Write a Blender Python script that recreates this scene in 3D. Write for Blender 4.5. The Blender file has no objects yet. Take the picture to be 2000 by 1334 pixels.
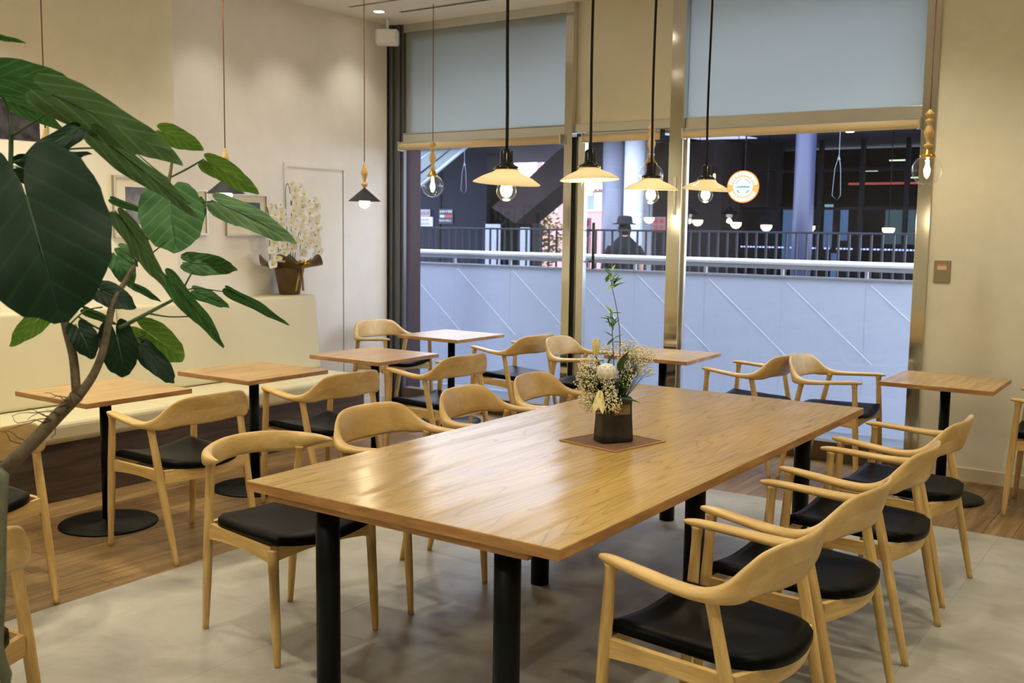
import bpy, bmesh, math, random
from mathutils import Vector, Matrix, Quaternion
PI = math.pi
random.seed(7)
scene = bpy.context.scene
C = scene.collection

# ------------------------------------------------------------------ camera, world, lights, exposure
CAM_POS = (2.62463, -2.25585, 1.54456)
FOCAL_PX, PITCH, ROLL, YAW = 2008.2, 0.10919, 0.01322, 0.60421
_cy, _sy = math.cos(YAW), math.sin(YAW)
fwd = Vector((-_sy*math.cos(PITCH), _cy*math.cos(PITCH), -math.sin(PITCH)))
rgt = Vector((_cy, _sy, 0)); upv = rgt.cross(fwd)
r2 = math.cos(ROLL)*rgt + math.sin(ROLL)*upv
u2 = -math.sin(ROLL)*rgt + math.cos(ROLL)*upv
cam_d = bpy.data.cameras.new('camera'); cam = bpy.data.objects.new('camera', cam_d); C.objects.link(cam)
cam_d.sensor_width = 36.0; cam_d.lens = FOCAL_PX/2000*36; cam_d.clip_start = .05; cam_d.clip_end = 300
cam.matrix_world = Matrix(((r2.x, u2.x, -fwd.x, CAM_POS[0]), (r2.y, u2.y, -fwd.y, CAM_POS[1]), (r2.z, u2.z, -fwd.z, CAM_POS[2]), (0, 0, 0, 1)))
cam_d.dof.use_dof = True; cam_d.dof.focus_distance = 3.9; cam_d.dof.aperture_fstop = 5.6
scene.camera = cam
vs = scene.view_settings
scene.display_settings.display_device = 'sRGB'
vs.view_transform = 'Standard'; vs.look = 'None'; vs.gamma = 1; vs.use_curve_mapping = False; vs.exposure = 0.14

world = bpy.data.worlds.new('overcast_sky'); scene.world = world; world.use_nodes = True
wn = world.node_tree.nodes; wl = world.node_tree.links
bg = wn['Background']
tc = wn.new('ShaderNodeTexCoord'); sep = wn.new('ShaderNodeSeparateXYZ'); rmp = wn.new('ShaderNodeValToRGB')
wl.new(tc.outputs['Generated'], sep.inputs[0]); wl.new(sep.outputs['Z'], rmp.inputs[0]); wl.new(rmp.outputs[0], bg.inputs[0])
rmp.color_ramp.elements[0].color = (.74, .78, .90, 1); rmp.color_ramp.elements[1].color = (.68, .74, .92, 1)
bg.inputs[1].default_value = 7.6
WARM = (1.0, .94, .74)
def spot(name, loc, power, angle=100, blend=.8, color=WARM, radius=.05, target=None):
    d = bpy.data.lights.new(name, 'SPOT'); d.energy = power; d.spot_size = math.radians(angle); d.spot_blend = blend
    d.color = color; d.shadow_soft_size = radius
    o = bpy.data.objects.new(name, d); o.location = loc; C.objects.link(o)
    if target is not None: o.rotation_euler = (Vector(target)-Vector(loc)).to_track_quat('-Z', 'Y').to_euler()
    return o
# recessed ceiling downlights (x, y, watts); every one has its housing built further down
DOWNLIGHTS = [(-2.5, .9, 112), (-3.02, 2.62, 22), (-3.02, 3.35, 22), (-3.12, 4.12, 20),
              (-2.3, -.3, 96), (-1.9, 1.5, 58), (-1.6, 2.9, 48), (-.4, -.6, 84), (-.4, 3.3, 40),
              (.9, 3.7, 40), (1.6, -.9, 92), (1.9, 1.4, 78), (2.6, 3.6, 66), (3.3, .2, 74), (.6, -2.4, 90), (-1.8, -2.4, 90), (3.2, -2.8, 90),
              (4.2, 2.2, 70)]
for i, (x, y, p) in enumerate(DOWNLIGHTS):
    spot('downlight_lamp', (x, y, 3.235), p, 125 if i > 3 else 95, .9, WARM if i > 3 else (1.0, .94, .80), .045)

# ------------------------------------------------------------------ helpers
def s2l(c):
    return tuple(((v/255)/12.92 if v/255 <= .04045 else ((v/255+.055)/1.055)**2.4) for v in c)
class NT:
    def __init__(s, name):
        s.m = bpy.data.materials.new(name); s.m.use_nodes = True; s.t = s.m.node_tree; s.n = s.t.nodes; s.l = s.t.links
        s.b = s.n['Principled BSDF']
    def node(s, typ, **kw):
        n = s.n.new(typ)
        for k, v in kw.items():
            if k.startswith('i_'):
                key = k[2:]; n.inputs[int(key) if key.isdigit() else key.replace('_', ' ')].default_value = v
            else: setattr(n, k, v)
        return n
    def link(s, a, b): s.l.new(a, b)
    def ramp(s, src, stops):
        r = s.n.new('ShaderNodeValToRGB'); cr = r.color_ramp
        while len(cr.elements) < len(stops): cr.elements.new(.5)
        for e, (p, c) in zip(cr.elements, stops): e.position = p; e.color = (*c, 1)
        s.l.new(src, r.inputs[0]); return r
    def coords(s, kind, scale, loc=(0, 0, 0), rot=(0, 0, 0)):
        t = s.n.new('ShaderNodeTexCoord'); mp = s.n.new('ShaderNodeMapping')
        mp.inputs['Scale'].default_value = scale; mp.inputs['Location'].default_value = loc; mp.inputs['Rotation'].default_value = rot
        s.l.new(t.outputs[kind], mp.inputs[0]); return mp.outputs[0]
    def bump(s, src, strength, dist=.002):
        b = s.node('ShaderNodeBump'); b.inputs['Strength'].default_value = strength; b.inputs['Distance'].default_value = dist
        s.l.new(src, b.inputs['Height']); s.l.new(b.outputs[0], s.b.inputs['Normal'])
def plain(name, col, rough=.5, metal=0, emit=None, estr=0, spec=.5, noise=0, nscale=20, alpha=None, trans=0):
    t = NT(name); t.b.inputs['Roughness'].default_value = rough; t.b.inputs['Metallic'].default_value = metal
    t.b.inputs['Specular IOR Level'].default_value = spec
    c = s2l(col)
    if noise:
        nz = t.node('ShaderNodeTexNoise', i_Scale=nscale, i_Detail=4.0); t.link(t.coords('Object', (1, 1, 1)), nz.inputs['Vector'])
        r = t.ramp(nz.outputs[0], [(.3, tuple(v*(1-noise) for v in c)), (.7, tuple(min(1, v*(1+noise)) for v in c))])
        t.link(r.outputs[0], t.b.inputs['Base Color'])
    else: t.b.inputs['Base Color'].default_value = (*c, 1)
    if emit: t.b.inputs['Emission Color'].default_value = (*emit, 1); t.b.inputs['Emission Strength'].default_value = estr
    if trans: t.b.inputs['Transmission Weight'].default_value = trans
    return t.m
def wood(name, light, dark, kind='UV', scale=(4, 40, 40), rough=.42, coat=.15, seed=0.0, rand=True):
    t = NT(name); co = t.coords(kind, scale, (seed, seed, seed))
    if rand:
        oi = t.node('ShaderNodeObjectInfo'); ad = t.node('ShaderNodeVectorMath', operation='ADD'); mu = t.node('ShaderNodeMath', operation='MULTIPLY'); mu.inputs[1].default_value = 37
        t.link(oi.outputs['Random'], mu.inputs[0]); t.link(co, ad.inputs[0]); t.link(mu.outputs[0], ad.inputs[1]); co = ad.outputs[0]
    nz = t.node('ShaderNodeTexNoise', i_Scale=1.0, i_Detail=6.0, i_Roughness=.6, i_Distortion=.4); t.link(co, nz.inputs['Vector'])
    r = t.ramp(nz.outputs[0], [(.32, s2l(dark)), (.5, s2l(tuple((a+b)/2 for a, b in zip(light, dark)))), (.66, s2l(light))])
    t.link(r.outputs[0], t.b.inputs['Base Color']); t.b.inputs['Roughness'].default_value = rough
    t.b.inputs['Coat Weight'].default_value = coat; t.b.inputs['Coat Roughness'].default_value = .25
    t.bump(nz.outputs[0], .15, .001)
    return t.m

class MB:
    """mesh builder: collects faces with uv and material slots, build() makes ONE object"""
    def __init__(s): s.v = []; s.f = []; s.uv = []; s.mi = []; s.sm = []
    def add(s, vs_, fs, uvs=None, mi=0, smooth=False):
        o = len(s.v); s.v += [tuple(p) for p in vs_]
        for i, f in enumerate(fs):
            s.f.append([a+o for a in f]); s.mi.append(mi); s.sm.append(smooth)
            s.uv.append(uvs[i] if uvs else [(0, 0)]*len(f))
        return s
    def box(s, lo, hi, mi=0, ch=0):
        x0, y0, z0 = lo; x1, y1, z1 = hi
        if ch:
            v = [(x0, y0, z0), (x1, y0, z0), (x1, y1, z0), (x0, y1, z0), (x0, y0, z1-ch), (x1, y0, z1-ch), (x1, y1, z1-ch), (x0, y1, z1-ch),
                 (x0+ch, y0+ch, z1), (x1-ch, y0+ch, z1), (x1-ch, y1-ch, z1), (x0+ch, y1-ch, z1)]
            f = [(3, 2, 1, 0), (8, 9, 10, 11)] + [(i, (i+1) % 4, (i+1) % 4+4, i+4) for i in range(4)] + [(i+4, (i+1) % 4+4, (i+1) % 4+8, i+8) for i in range(4)]
        else:
            v = [(x0, y0, z0), (x1, y0, z0), (x1, y1, z0), (x0, y1, z0), (x0, y0, z1), (x1, y0, z1), (x1, y1, z1), (x0, y1, z1)]
            f = [(3, 2, 1, 0), (4, 5, 6, 7), (0, 1, 5, 4), (1, 2, 6, 5), (2, 3, 7, 6), (3, 0, 4, 7)]
        return s.add(v, f, None, mi)
    def loft(s, rings, caps=True, mi=0, smooth=True, closed=True, lens=None):
        n = len(rings[0]); vs_ = [p for r in rings for p in r]; fs = []; us = []
        L = 0; Ls = [0]
        for i in range(1, len(rings)):
            L += (Vector(rings[i][0])-Vector(rings[i-1][0])).length; Ls.append(L)
        per = sum((Vector(rings[0][j])-Vector(rings[0][(j+1) % n])).length for j in range(n)) or .1
        per = max(per, .06)
        for i in range(len(rings)-1):
            for j in range(n if closed else n-1):
                k = (j+1) % n
                fs.append((i*n+j, i*n+k, (i+1)*n+k, (i+1)*n+j))
                us.append([(Ls[i], j/n*per), (Ls[i], (j+1)/n*per), (Ls[i+1], (j+1)/n*per), (Ls[i+1], j/n*per)])
        if caps:
            fs.append(tuple(range(n-1, -1, -1))); us.append([(0, 0)]*n)
            fs.append(tuple((len(rings)-1)*n+j for j in range(n))); us.append([(0, 0)]*n)
        return s.add(vs_, fs, us, mi, smooth)
    def tube(s, pts, rad, n=8, mi=0, caps=True, sx=1, sy=1):
        pts = [Vector(p) for p in pts]
        if not hasattr(rad, '__len__'): rad = [rad]*len(pts)
        rings = []; ref = None
        for i, p in enumerate(pts):
            t = (pts[min(i+1, len(pts)-1)]-pts[max(i-1, 0)]).normalized()
            if ref is None: ref = Vector((0, 0, 1)) if abs(t.z) < .9 else Vector((1, 0, 0))
            a = t.cross(ref).normalized(); b = t.cross(a).normalized(); ref = -b if False else ref
            rings.append([p + (a*math.cos(2*PI*k/n)*sx + b*math.sin(2*PI*k/n)*sy)*rad[i] for k in range(n)])
        return s.loft(rings, caps, mi)
    def lathe(s, prof, c=(0, 0, 0), n=24, mi=0, smooth=True, caps=True):
        rings = [[(c[0]+r*math.cos(2*PI*k/n), c[1]+r*math.sin(2*PI*k/n), c[2]+z) for k in range(n)] for r, z in prof]
        return s.loft(rings, caps, mi, smooth)
    def sphere(s, c, r, n=12, m=8, mi=0, sz=1):
        return s.lathe([(max(r*math.sin(PI*i/m), r*.001), -r*sz*math.cos(PI*i/m)) for i in range(m+1)], c, n, mi)
    def mesh(s, name, mats):
        me = bpy.data.meshes.new(name); me.from_pydata(s.v, [], s.f)
        for m in mats: me.materials.append(m)
        me.polygons.foreach_set('material_index', s.mi); me.polygons.foreach_set('use_smooth', s.sm)
        ul = me.uv_layers.new(name='UVMap'); flat = []
        for u in s.uv:
            for a in u: flat += [a[0], a[1]]
        ul.data.foreach_set('uv', flat); me.update(); return me
    def build(s, name, mats, parent=None, bevel=0, loc=None, subd=0, seg=2):
        if not isinstance(mats, (list, tuple)): mats = [mats]
        o = bpy.data.objects.new(name, s.mesh(name, mats)); C.objects.link(o)
        if parent is not None: o.parent = parent
        if loc is not None: o.location = loc
        if bevel:
            b = o.modifiers.new('bevel', 'BEVEL'); b.width = bevel; b.segments = seg; b.limit_method = 'ANGLE'; b.angle_limit = .6
            w = o.modifiers.new('wn', 'WEIGHTED_NORMAL') if False else None
        if subd:
            b = o.modifiers.new('subd', 'SUBSURF'); b.levels = subd; b.render_levels = subd
        return o
def thing(name, label, cat, loc=(0, 0, 0), rz=0, group=None):
    o = bpy.data.objects.new(name, None); C.objects.link(o); o.empty_display_size = .1
    o.location = loc; o.rotation_euler = (0, 0, rz)
    return tag(o, label, cat, group)
def tag(o, label=None, cat=None, group=None, kind=None):
    if label: o['label'] = label
    if cat: o['category'] = cat
    if group: o['group'] = group
    if kind: o['kind'] = kind
    return o
def struct(o): o['kind'] = 'structure'; return o
def kids(root):
    return [c for c in bpy.data.objects if c.parent == root]
def copy_tree(o, parent=None):
    c = o.copy(); C.objects.link(c)
    if parent is not None: c.parent = parent
    for ch in KIDS.get(o, kids(o)): copy_tree(ch, c)
    return c
KIDS = {}
def catmull(P, n=4):
    out = []
    for i in range(len(P)-1):
        p0, p1, p2, p3 = P[max(i-1, 0)], P[i], P[i+1], P[min(i+2, len(P)-1)]
        for k in range(n):
            t = k/n
            out.append([.5*((2*b)+(-a+c)*t+(2*a-5*b+4*c-d)*t*t+(-a+3*b-3*c+d)*t**3) for a, b, c, d in zip(p0, p1, p2, p3)])
    out.append(list(P[-1])); return out

# ------------------------------------------------------------------ materials
M = {}
OUT = dict(spec=.08)
M['wall'] = plain('wall_paint', (228, 222, 212), .75, noise=.03, nscale=6)
M['wall_warm'] = plain('wall_wallpaper', (232, 226, 206), .8, noise=.03, nscale=8)
M['ceiling'] = plain('ceiling_paint', (236, 232, 226), .85)
M['base'] = plain('baseboard_paint', (214, 202, 178), .6)
M['chair'] = wood('ash_chair_wood', (224, 190, 124), (188, 150, 86), 'UV', (5, 60, 60))
M['chair_o'] = wood('ash_frame_wood', (214, 170, 110), (172, 124, 70), 'Object', (6, 6, 60))
M['top_s'] = wood('oak_small_tabletop', (196, 162, 108), (160, 122, 72), 'Object', (30, 3, 30), .35, .3)
M['edge'] = wood('oak_edge', (196, 148, 92), (150, 104, 58), 'Object', (6, 6, 40))
M['plinth'] = wood('dark_walnut_laminate', (96, 80, 68), (58, 46, 40), 'Object', (6, 2.2, 28), .5, 0)
M['leather'] = plain('black_leather', (5, 6, 7), .40, noise=.25, nscale=60, spec=.07)
M['black'] = plain('black_metal', (3, 10, 13), .42, spec=.2)
M['blackgloss'] = plain('black_bakelite', (9, 9, 9), .2)
M['cream'] = plain('cream_vinyl', (208, 198, 162), .42, noise=.02, nscale=3)
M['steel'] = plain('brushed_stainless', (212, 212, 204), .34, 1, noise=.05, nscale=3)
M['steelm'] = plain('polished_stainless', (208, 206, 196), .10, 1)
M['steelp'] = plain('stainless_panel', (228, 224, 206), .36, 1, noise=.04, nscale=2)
M['bronze'] = plain('sill_metal', (112, 98, 82), .45, .7)
M['outer_brown'] = plain('outer_post_brown', (58, 44, 48), .6, spec=.1)
M['seal'] = plain('black_seal', (14, 22, 22), .6)
M['blind'] = plain('roller_blind_fabric', (222, 200, 158), .8)
M['white'] = plain('white_plastic', (225, 225, 225), .45)
M['brass'] = plain('brass', (214, 170, 80), .25, 1)
M['plate'] = plain('switch_plate', (150, 140, 120), .4, .8)
M['lampwood'] = plain('turned_wood', (222, 184, 118), .45, noise=.12, nscale=40)
M['cord'] = plain('black_cord', (12, 12, 12), .7)
M['twist'] = plain('twisted_copper_cord', (120, 72, 48), .7)
M['cone'] = plain('dark_grey_cone', (36, 36, 42), .5, spec=.2)
M['bulb'] = plain('bulb_glow', (255, 240, 200), .3, emit=(1.0, .86, .60), estr=16)
M['bulbw'] = plain('white_bulb_glow', (255, 250, 240), .3, emit=(1.0, .93, .80), estr=9)
M['filament'] = plain('filament_glow', (255, 220, 150), .3, emit=(1.0, .78, .42), estr=45)
M['dl'] = plain('downlight_glow', (255, 240, 220), .3, emit=(1, .9, .75), estr=18)
def glassy(name, tint, fac_lo=.03, fac_hi=.6, rough=.0, refl=(1, 1, 1)):
    """thin clear pane: mostly transmits, mirrors by its facing angle"""
    t = NT(name); t.n.remove(t.b); out = t.n['Material Output']
    tr = t.node('ShaderNodeBsdfTransparent'); tr.inputs[0].default_value = (*tint, 1)
    gl = t.node('ShaderNodeBsdfGlossy'); gl.inputs['Roughness'].default_value = rough; gl.inputs[0].default_value = (*refl, 1)
    lw = t.node('ShaderNodeLayerWeight'); lw.inputs[0].default_value = .5; fr = t.node('ShaderNodeMath', operation='POWER', i_1=4.0); t.link(lw.outputs['Facing'], fr.inputs[0])
    mr = t.node('ShaderNodeMapRange'); mr.inputs['To Min'].default_value = fac_lo; mr.inputs['To Max'].default_value = fac_hi
    mx = t.node('ShaderNodeMixShader'); t.link(fr.outputs[0], mr.inputs[0]); t.link(mr.outputs[0], mx.inputs[0])
    t.link(tr.outputs[0], mx.inputs[1]); t.link(gl.outputs[0], mx.inputs[2]); t.link(mx.outputs[0], out.inputs[0])
    return t.m
M['pane'] = glassy('window_glass', (.92, .95, .97), .022, .9)
M['globe'] = glassy('clear_globe_glass', (.97, .96, .95), .06, .75)
M['opal'] = None
def translucent(name, col, mix=.5, rough=.3, gloss=.08):
    t = NT(name); t.n.remove(t.b); out = t.n['Material Output']; c = (*s2l(col), 1)
    a = t.node('ShaderNodeBsdfTranslucent'); a.inputs[0].default_value = c
    d = t.node('ShaderNodeBsdfDiffuse'); d.inputs[0].default_value = c
    g = t.node('ShaderNodeBsdfGlossy'); g.inputs['Roughness'].default_value = rough
    m1 = t.node('ShaderNodeMixShader'); m1.inputs[0].default_value = mix; t.link(d.outputs[0], m1.inputs[1]); t.link(a.outputs[0], m1.inputs[2])
    m2 = t.node('ShaderNodeMixShader'); m2.inputs[0].default_value = gloss; t.link(m1.outputs[0], m2.inputs[1]); t.link(g.outputs[0], m2.inputs[2])
    t.link(m2.outputs[0], out.inputs[0]); return t.m
M['frost'] = translucent('frosted_upper_glass', (198, 206, 206), .6, .4, .06)
M['opal'] = translucent('milk_glass_shade', (246, 240, 218), .45, .1, .08)
M['petal'] = translucent('white_petal', (252, 251, 246), .3, .5, .03)
M['door_line'] = plain('door_gap_shadow_gap', (120, 112, 100), .7)
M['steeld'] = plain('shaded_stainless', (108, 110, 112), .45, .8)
M['lily'] = translucent('cream_lily_petal', (244, 236, 186), .35, .5, .03)
# big table top: edge-glued boards running along y, cathedral grain
t = NT('oak_big_tabletop')
co = t.coords('Object', (1, 1, 1)); sp = t.node('ShaderNodeSeparateXYZ'); t.link(co, sp.inputs[0])
q = t.node('ShaderNodeMath', operation='MULTIPLY', i_1=6.5); t.link(sp.outputs['X'], q.inputs[0])
fl = t.node('ShaderNodeMath', operation='FLOOR'); t.link(q.outputs[0], fl.inputs[0])
wn_ = t.node('ShaderNodeTexWhiteNoise', noise_dimensions='1D'); t.link(fl.outputs[0], wn_.inputs['W'])
cb = t.node('ShaderNodeCombineXYZ'); sx = t.node('ShaderNodeMath', operation='MULTIPLY', i_1=7.5); t.link(sp.outputs['X'], sx.inputs[0])
sy = t.node('ShaderNodeMath', operation='MULTIPLY', i_1=.8); t.link(sp.outputs['Y'], sy.inputs[0]); sz = t.node('ShaderNodeMath', operation='MULTIPLY', i_1=31.0); t.link(wn_.outputs[0], sz.inputs[0])
t.link(sx.outputs[0], cb.inputs[0]); t.link(sy.outputs[0], cb.inputs[1]); t.link(sz.outputs[0], cb.inputs[2])
n1 = t.node('ShaderNodeTexNoise', i_Scale=.9, i_Detail=1.5, i_Roughness=.45, i_Distortion=.3); t.link(cb.outputs[0], n1.inputs['Vector'])
k1 = t.node('ShaderNodeMath', operation='MULTIPLY', i_1=15.0); t.link(n1.outputs[0], k1.inputs[0])
fr_ = t.node('ShaderNodeMath', operation='FRACT'); t.link(k1.outputs[0], fr_.inputs[0])
n2 = t.node('ShaderNodeTexNoise', i_Scale=1.0, i_Detail=5.0); t.link(t.coords('Object', (120, 4, 4)), n2.inputs['Vector'])
ra = t.ramp(fr_.outputs[0], [(.0, (.60, .57, .53)), (.09, (.90, .89, .88)), (.4, (1, 1, 1)), (.93, (.97, .97, .97)), (1.0, (.66, .66, .66))])
rb = t.ramp(n2.outputs[0], [(.3, s2l((168, 138, 80))), (.7, s2l((190, 158, 96)))])
rc = t.ramp(wn_.outputs[0], [(0, (.90, .90, .90)), (1, (1.05, 1.03, 1.0))])
m1 = t.node('ShaderNodeMixRGB', blend_type='MULTIPLY', i_Fac=.85); t.link(rb.outputs[0], m1.inputs[1]); t.link(ra.outputs[0], m1.inputs[2])
m2 = t.node('ShaderNodeMixRGB', blend_type='MULTIPLY', i_Fac=1.0); t.link(m1.outputs[0], m2.inputs[1]); t.link(rc.outputs[0], m2.inputs[2])
t.link(m2.outputs[0], t.b.inputs['Base Color']); t.b.inputs['Roughness'].default_value = .22; t.b.inputs['Specular IOR Level'].default_value = .12; t.b.inputs['Coat Weight'].default_value = .02; t.b.inputs['Coat Roughness'].default_value = .15
t.bump(fr_.outputs[0], .35, .0014); M['top_b'] = t.m
# floor planks and vinyl tiles
M['plank'] = wood('oak_floor_plank', (154, 121, 76), (108, 80, 44), 'Object', (38, 2.2, 10), .42, .1)
M['plank2'] = wood('oak_floor_plank_dark', (142, 109, 66), (100, 73, 40), 'Object', (34, 2.0, 10), .42, .1)
M['plank3'] = wood('oak_floor_plank_pale', (166, 133, 88), (122, 92, 54), 'Object', (30, 2.4, 10), .42, .1)
M['joint'] = plain('floor_joint', (74, 62, 48), .8)
t = NT('grey_vinyl_tile')
nz = t.node('ShaderNodeTexNoise', i_Scale=2.6, i_Detail=8.0, i_Roughness=.62, i_Distortion=.5); t.link(t.coords('Object', (1, 1, 1)), nz.inputs['Vector'])
r = t.ramp(nz.outputs[0], [(.3, s2l((142, 137, 126))), (.5, s2l((165, 160, 147))), (.72, s2l((185, 180, 167)))]); t.link(r.outputs[0], t.b.inputs['Base Color'])
t.b.inputs['Roughness'].default_value = .42; M['vinyl'] = t.m
# leaves
def leafmat(name, a, b, vein):
    t = NT(name); uv = t.coords('UV', (1, 1, 1)); sp = t.node('ShaderNodeSeparateXYZ'); t.link(uv, sp.inputs[0])
    ab = t.node('ShaderNodeMath', operation='ABSOLUTE'); t.link(sp.outputs['Y'], ab.inputs[0])
    m = t.node('ShaderNodeMath', operation='MULTIPLY', i_1=.75); t.link(ab.outputs[0], m.inputs[0])
    su = t.node('ShaderNodeMath', operation='SUBTRACT'); t.link(sp.outputs['X'], su.inputs[0]); t.link(m.outputs[0], su.inputs[1])
    mu = t.node('ShaderNodeMath', operation='MULTIPLY', i_1=9.0); t.link(su.outputs[0], mu.inputs[0])
    pp = t.node('ShaderNodeMath', operation='PINGPONG', i_1=1.0); t.link(mu.outputs[0], pp.inputs[0])
    mn = t.node('ShaderNodeMath', operation='MULTIPLY', i_1=22.0); t.link(ab.outputs[0], mn.inputs[0])
    mi_ = t.node('ShaderNodeMath', operation='MINIMUM'); t.link(pp.outputs[0], mi_.inputs[0]); t.link(mn.outputs[0], mi_.inputs[1])
    nz = t.node('ShaderNodeTexNoise', i_Scale=3.0, i_Detail=3.0); t.link(uv, nz.inputs['Vector'])
    r = t.ramp(nz.outputs[0], [(.3, s2l(a)), (.7, s2l(b))]); rv = t.ramp(mi_.outputs[0], [(.0, (1, 1, 1)), (.10, (.35, .35, .35)), (.3, (0, 0, 0))])
    mx = t.node('ShaderNodeMixRGB', blend_type='MIX'); t.link(rv.outputs[0], mx.inputs[0]); t.link(r.outputs[0], mx.inputs[1]); mx.inputs[2].default_value = (*s2l(vein), 1)
    out = t.n['Material Output']
    t.link(mx.outputs[0], t.b.inputs['Base Color']); t.b.inputs['Roughness'].default_value = .52; t.b.inputs['Specular IOR Level'].default_value = .28
    t.bump(mi_.outputs[0], .2, .003)
    tl = t.node('ShaderNodeBsdfTranslucent'); t.link(mx.outputs[0], tl.inputs[0]); ms = t.node('ShaderNodeMixShader', i_0=.22)
    t.link(t.b.outputs[0], ms.inputs[1]); t.link(tl.outputs[0], ms.inputs[2]); t.link(ms.outputs[0], out.inputs[0])
    return t.m
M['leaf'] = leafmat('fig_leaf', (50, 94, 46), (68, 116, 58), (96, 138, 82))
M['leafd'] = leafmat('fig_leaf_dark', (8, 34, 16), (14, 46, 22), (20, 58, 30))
M['leafm'] = leafmat('fig_leaf_pale', (74, 108, 66), (96, 130, 84), (124, 156, 108))
M['leafl'] = leafmat('fig_leaf_young', (84, 128, 44), (112, 150, 58), (134, 170, 84))
M['bark'] = plain('fig_bark', (98, 84, 62), .8, noise=.3, nscale=60)
M['stemg'] = plain('green_stem', (48, 78, 40), .6)
M['twig'] = plain('dry_twig', (74, 56, 40), .8)
M['green'] = plain('flower_leaf', (52, 92, 44), .45)
M['greenl'] = plain('spring_leaf', (118, 160, 60), .45)
M['gyp'] = plain('gypsophila_white', (232, 222, 190), .7)
M['vase'] = plain('dark_stoneware', (44, 42, 38), .5, noise=.6, nscale=18)
M['vlabel'] = plain('vase_patch', (134, 112, 76), .6, noise=.2, nscale=60)
M['mat'] = plain('brown_woven_mat', (112, 78, 52), .85, noise=.2, nscale=90)
M['matedge'] = plain('mat_hem', (164, 128, 78), .85)
M['yellow'] = plain('orchid_lip', (206, 190, 50), .6)
M['wrap'] = plain('brown_wrapping', (92, 68, 36), .3, noise=.15, nscale=14)
M['gold'] = plain('gold_ribbon', (214, 172, 84), .25, .7)
M['frame'] = plain('silver_frame', (176, 168, 150), .35, .6)
M['matboard'] = plain('cream_mat_board', (228, 220, 198), .8)
M['print'] = plain('dark_photograph', (58, 54, 60), .25, noise=.75, nscale=16)
M['printn'] = plain('night_photograph', (22, 26, 46), .2, noise=.8, nscale=9)
M['glass_pic'] = None
# ------------------------------------------------------------------ room shell
XL, YW, ZC = -3.45, 4.66, 3.27          # door wall, window wall, ceiling
XP, YP = -3.22, 2.204                   # thicker front part of the left wall and where it ends
XR, YB = 5.6, -3.9
floor = struct(MB().box((XL-.2, YB-.2, -.08), (XR+.2, YW+.06, -.006)).build('floor', M['joint']))
pi_ = 0
def plank(x0, x1, y0, y1, mm):
    MB().box((x0+.0008, y0+.0008, -.006), (x1-.0008, y1-.0008, 0), ch=.0012).build('plank', mm, floor)
PW = .145
rp = random.Random(3)
def planks(x0, x1, ylo, yhi):
    n = max(1, round((x1-x0)/PW)); w = (x1-x0)/n
    for i in range(n):
        y = ylo-(rp.random()*.9 if i % 2 else rp.random()*.5)
        while y < yhi:
            L = .92; a, b = max(y, ylo), min(y+L, yhi)
            if b-a > .05: plank(x0+i*w, x0+(i+1)*w, a, b, M[rp.choice(['plank', 'plank', 'plank2', 'plank3'])])
            y += L
GX, GY = -1.174, 3.433
planks(-2.66, GX, -1.6, YW)
planks(GX, 3.4, GY, YW)
MB().box((-2.66, YB, -.006), (GX, -1.6, 0)).build('plank_field', M['plank'], floor)
MB().box((3.4, GY, -.006), (XR, YW, 0)).build('plank_field', M['plank'], floor)
MB().box((XL, 3.36, -.006), (-2.66, YW, 0)).build('plank_field', M['plank'], floor)
TS = .98
ys = [YB]+[GY-TS*k for k in range(7, -1, -1) if GY-TS*k > YB]
xs = [GX]+[.79-.98, .79, .79+.98, .79+1.96, .79+2.94, XR]
for i in range(len(xs)-1):
    for j in range(len(ys)-1):
        MB().box((xs[i]+.0003, ys[j]+.0003, -.006), (xs[i+1]-.0003, ys[j+1]-.0003, -.0004), ch=.0004).build('vinyl_tile', M['vinyl'], floor)
struct(MB().box((XL-.3, YB-.2, ZC), (XR+.2, YW+.3, ZC+.1)).build('ceiling', M['ceiling']))
wl_ = struct(MB().box((XL-.25, YP, 0), (XL, YW+.12, ZC)).build('wall_left', M['wall']))
struct(MB().box((XL-.25, YB, 0), (XP, YP, ZC)).build('wall_left_pier', M['wall_warm']))
struct(MB().box((1.078, YW-.04, 0), (XR, YW+.2, ZC)).build('wall_right', M['wall_warm']))
struct(MB().box((XR, YB, 0), (XR+.2, YW+.1, ZC)).build('wall_side', M['wall_warm']))
struct(MB().box((XL, YB-.2, 0), (XR, YB, ZC)).build('wall_back', M['wall_warm']))
struct(MB().box((1.078, YW-.052, 0), (XR, YW-.04, .085), ch=.004).build('baseboard_right', M['base']))
struct(MB().box((XL, 3.40, 0), (XL+.008, 4.60, .06), ch=.003).build('baseboard_left', M['wall']))
# flush service door in the left wall
d = struct(MB().box((XL-.002, 3.42, .01), (XL+.004, 4.032, 2.0)).build('door_1', M['wall']))
fr = MB(); fr.box((XL, 3.385, 0), (XL+.010, 3.415, 2.035)).box((XL, 4.038, 0), (XL+.010, 4.068, 2.035)).box((XL, 3.415, 2.006), (XL+.010, 4.038, 2.035))
fr.build('door_frame', M['wall'], d)
MB().box((XL+.0005, 4.033, .01), (XL+.0045, 4.0375, 2.004)).build('door_gap', M['door_line'], d)
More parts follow.
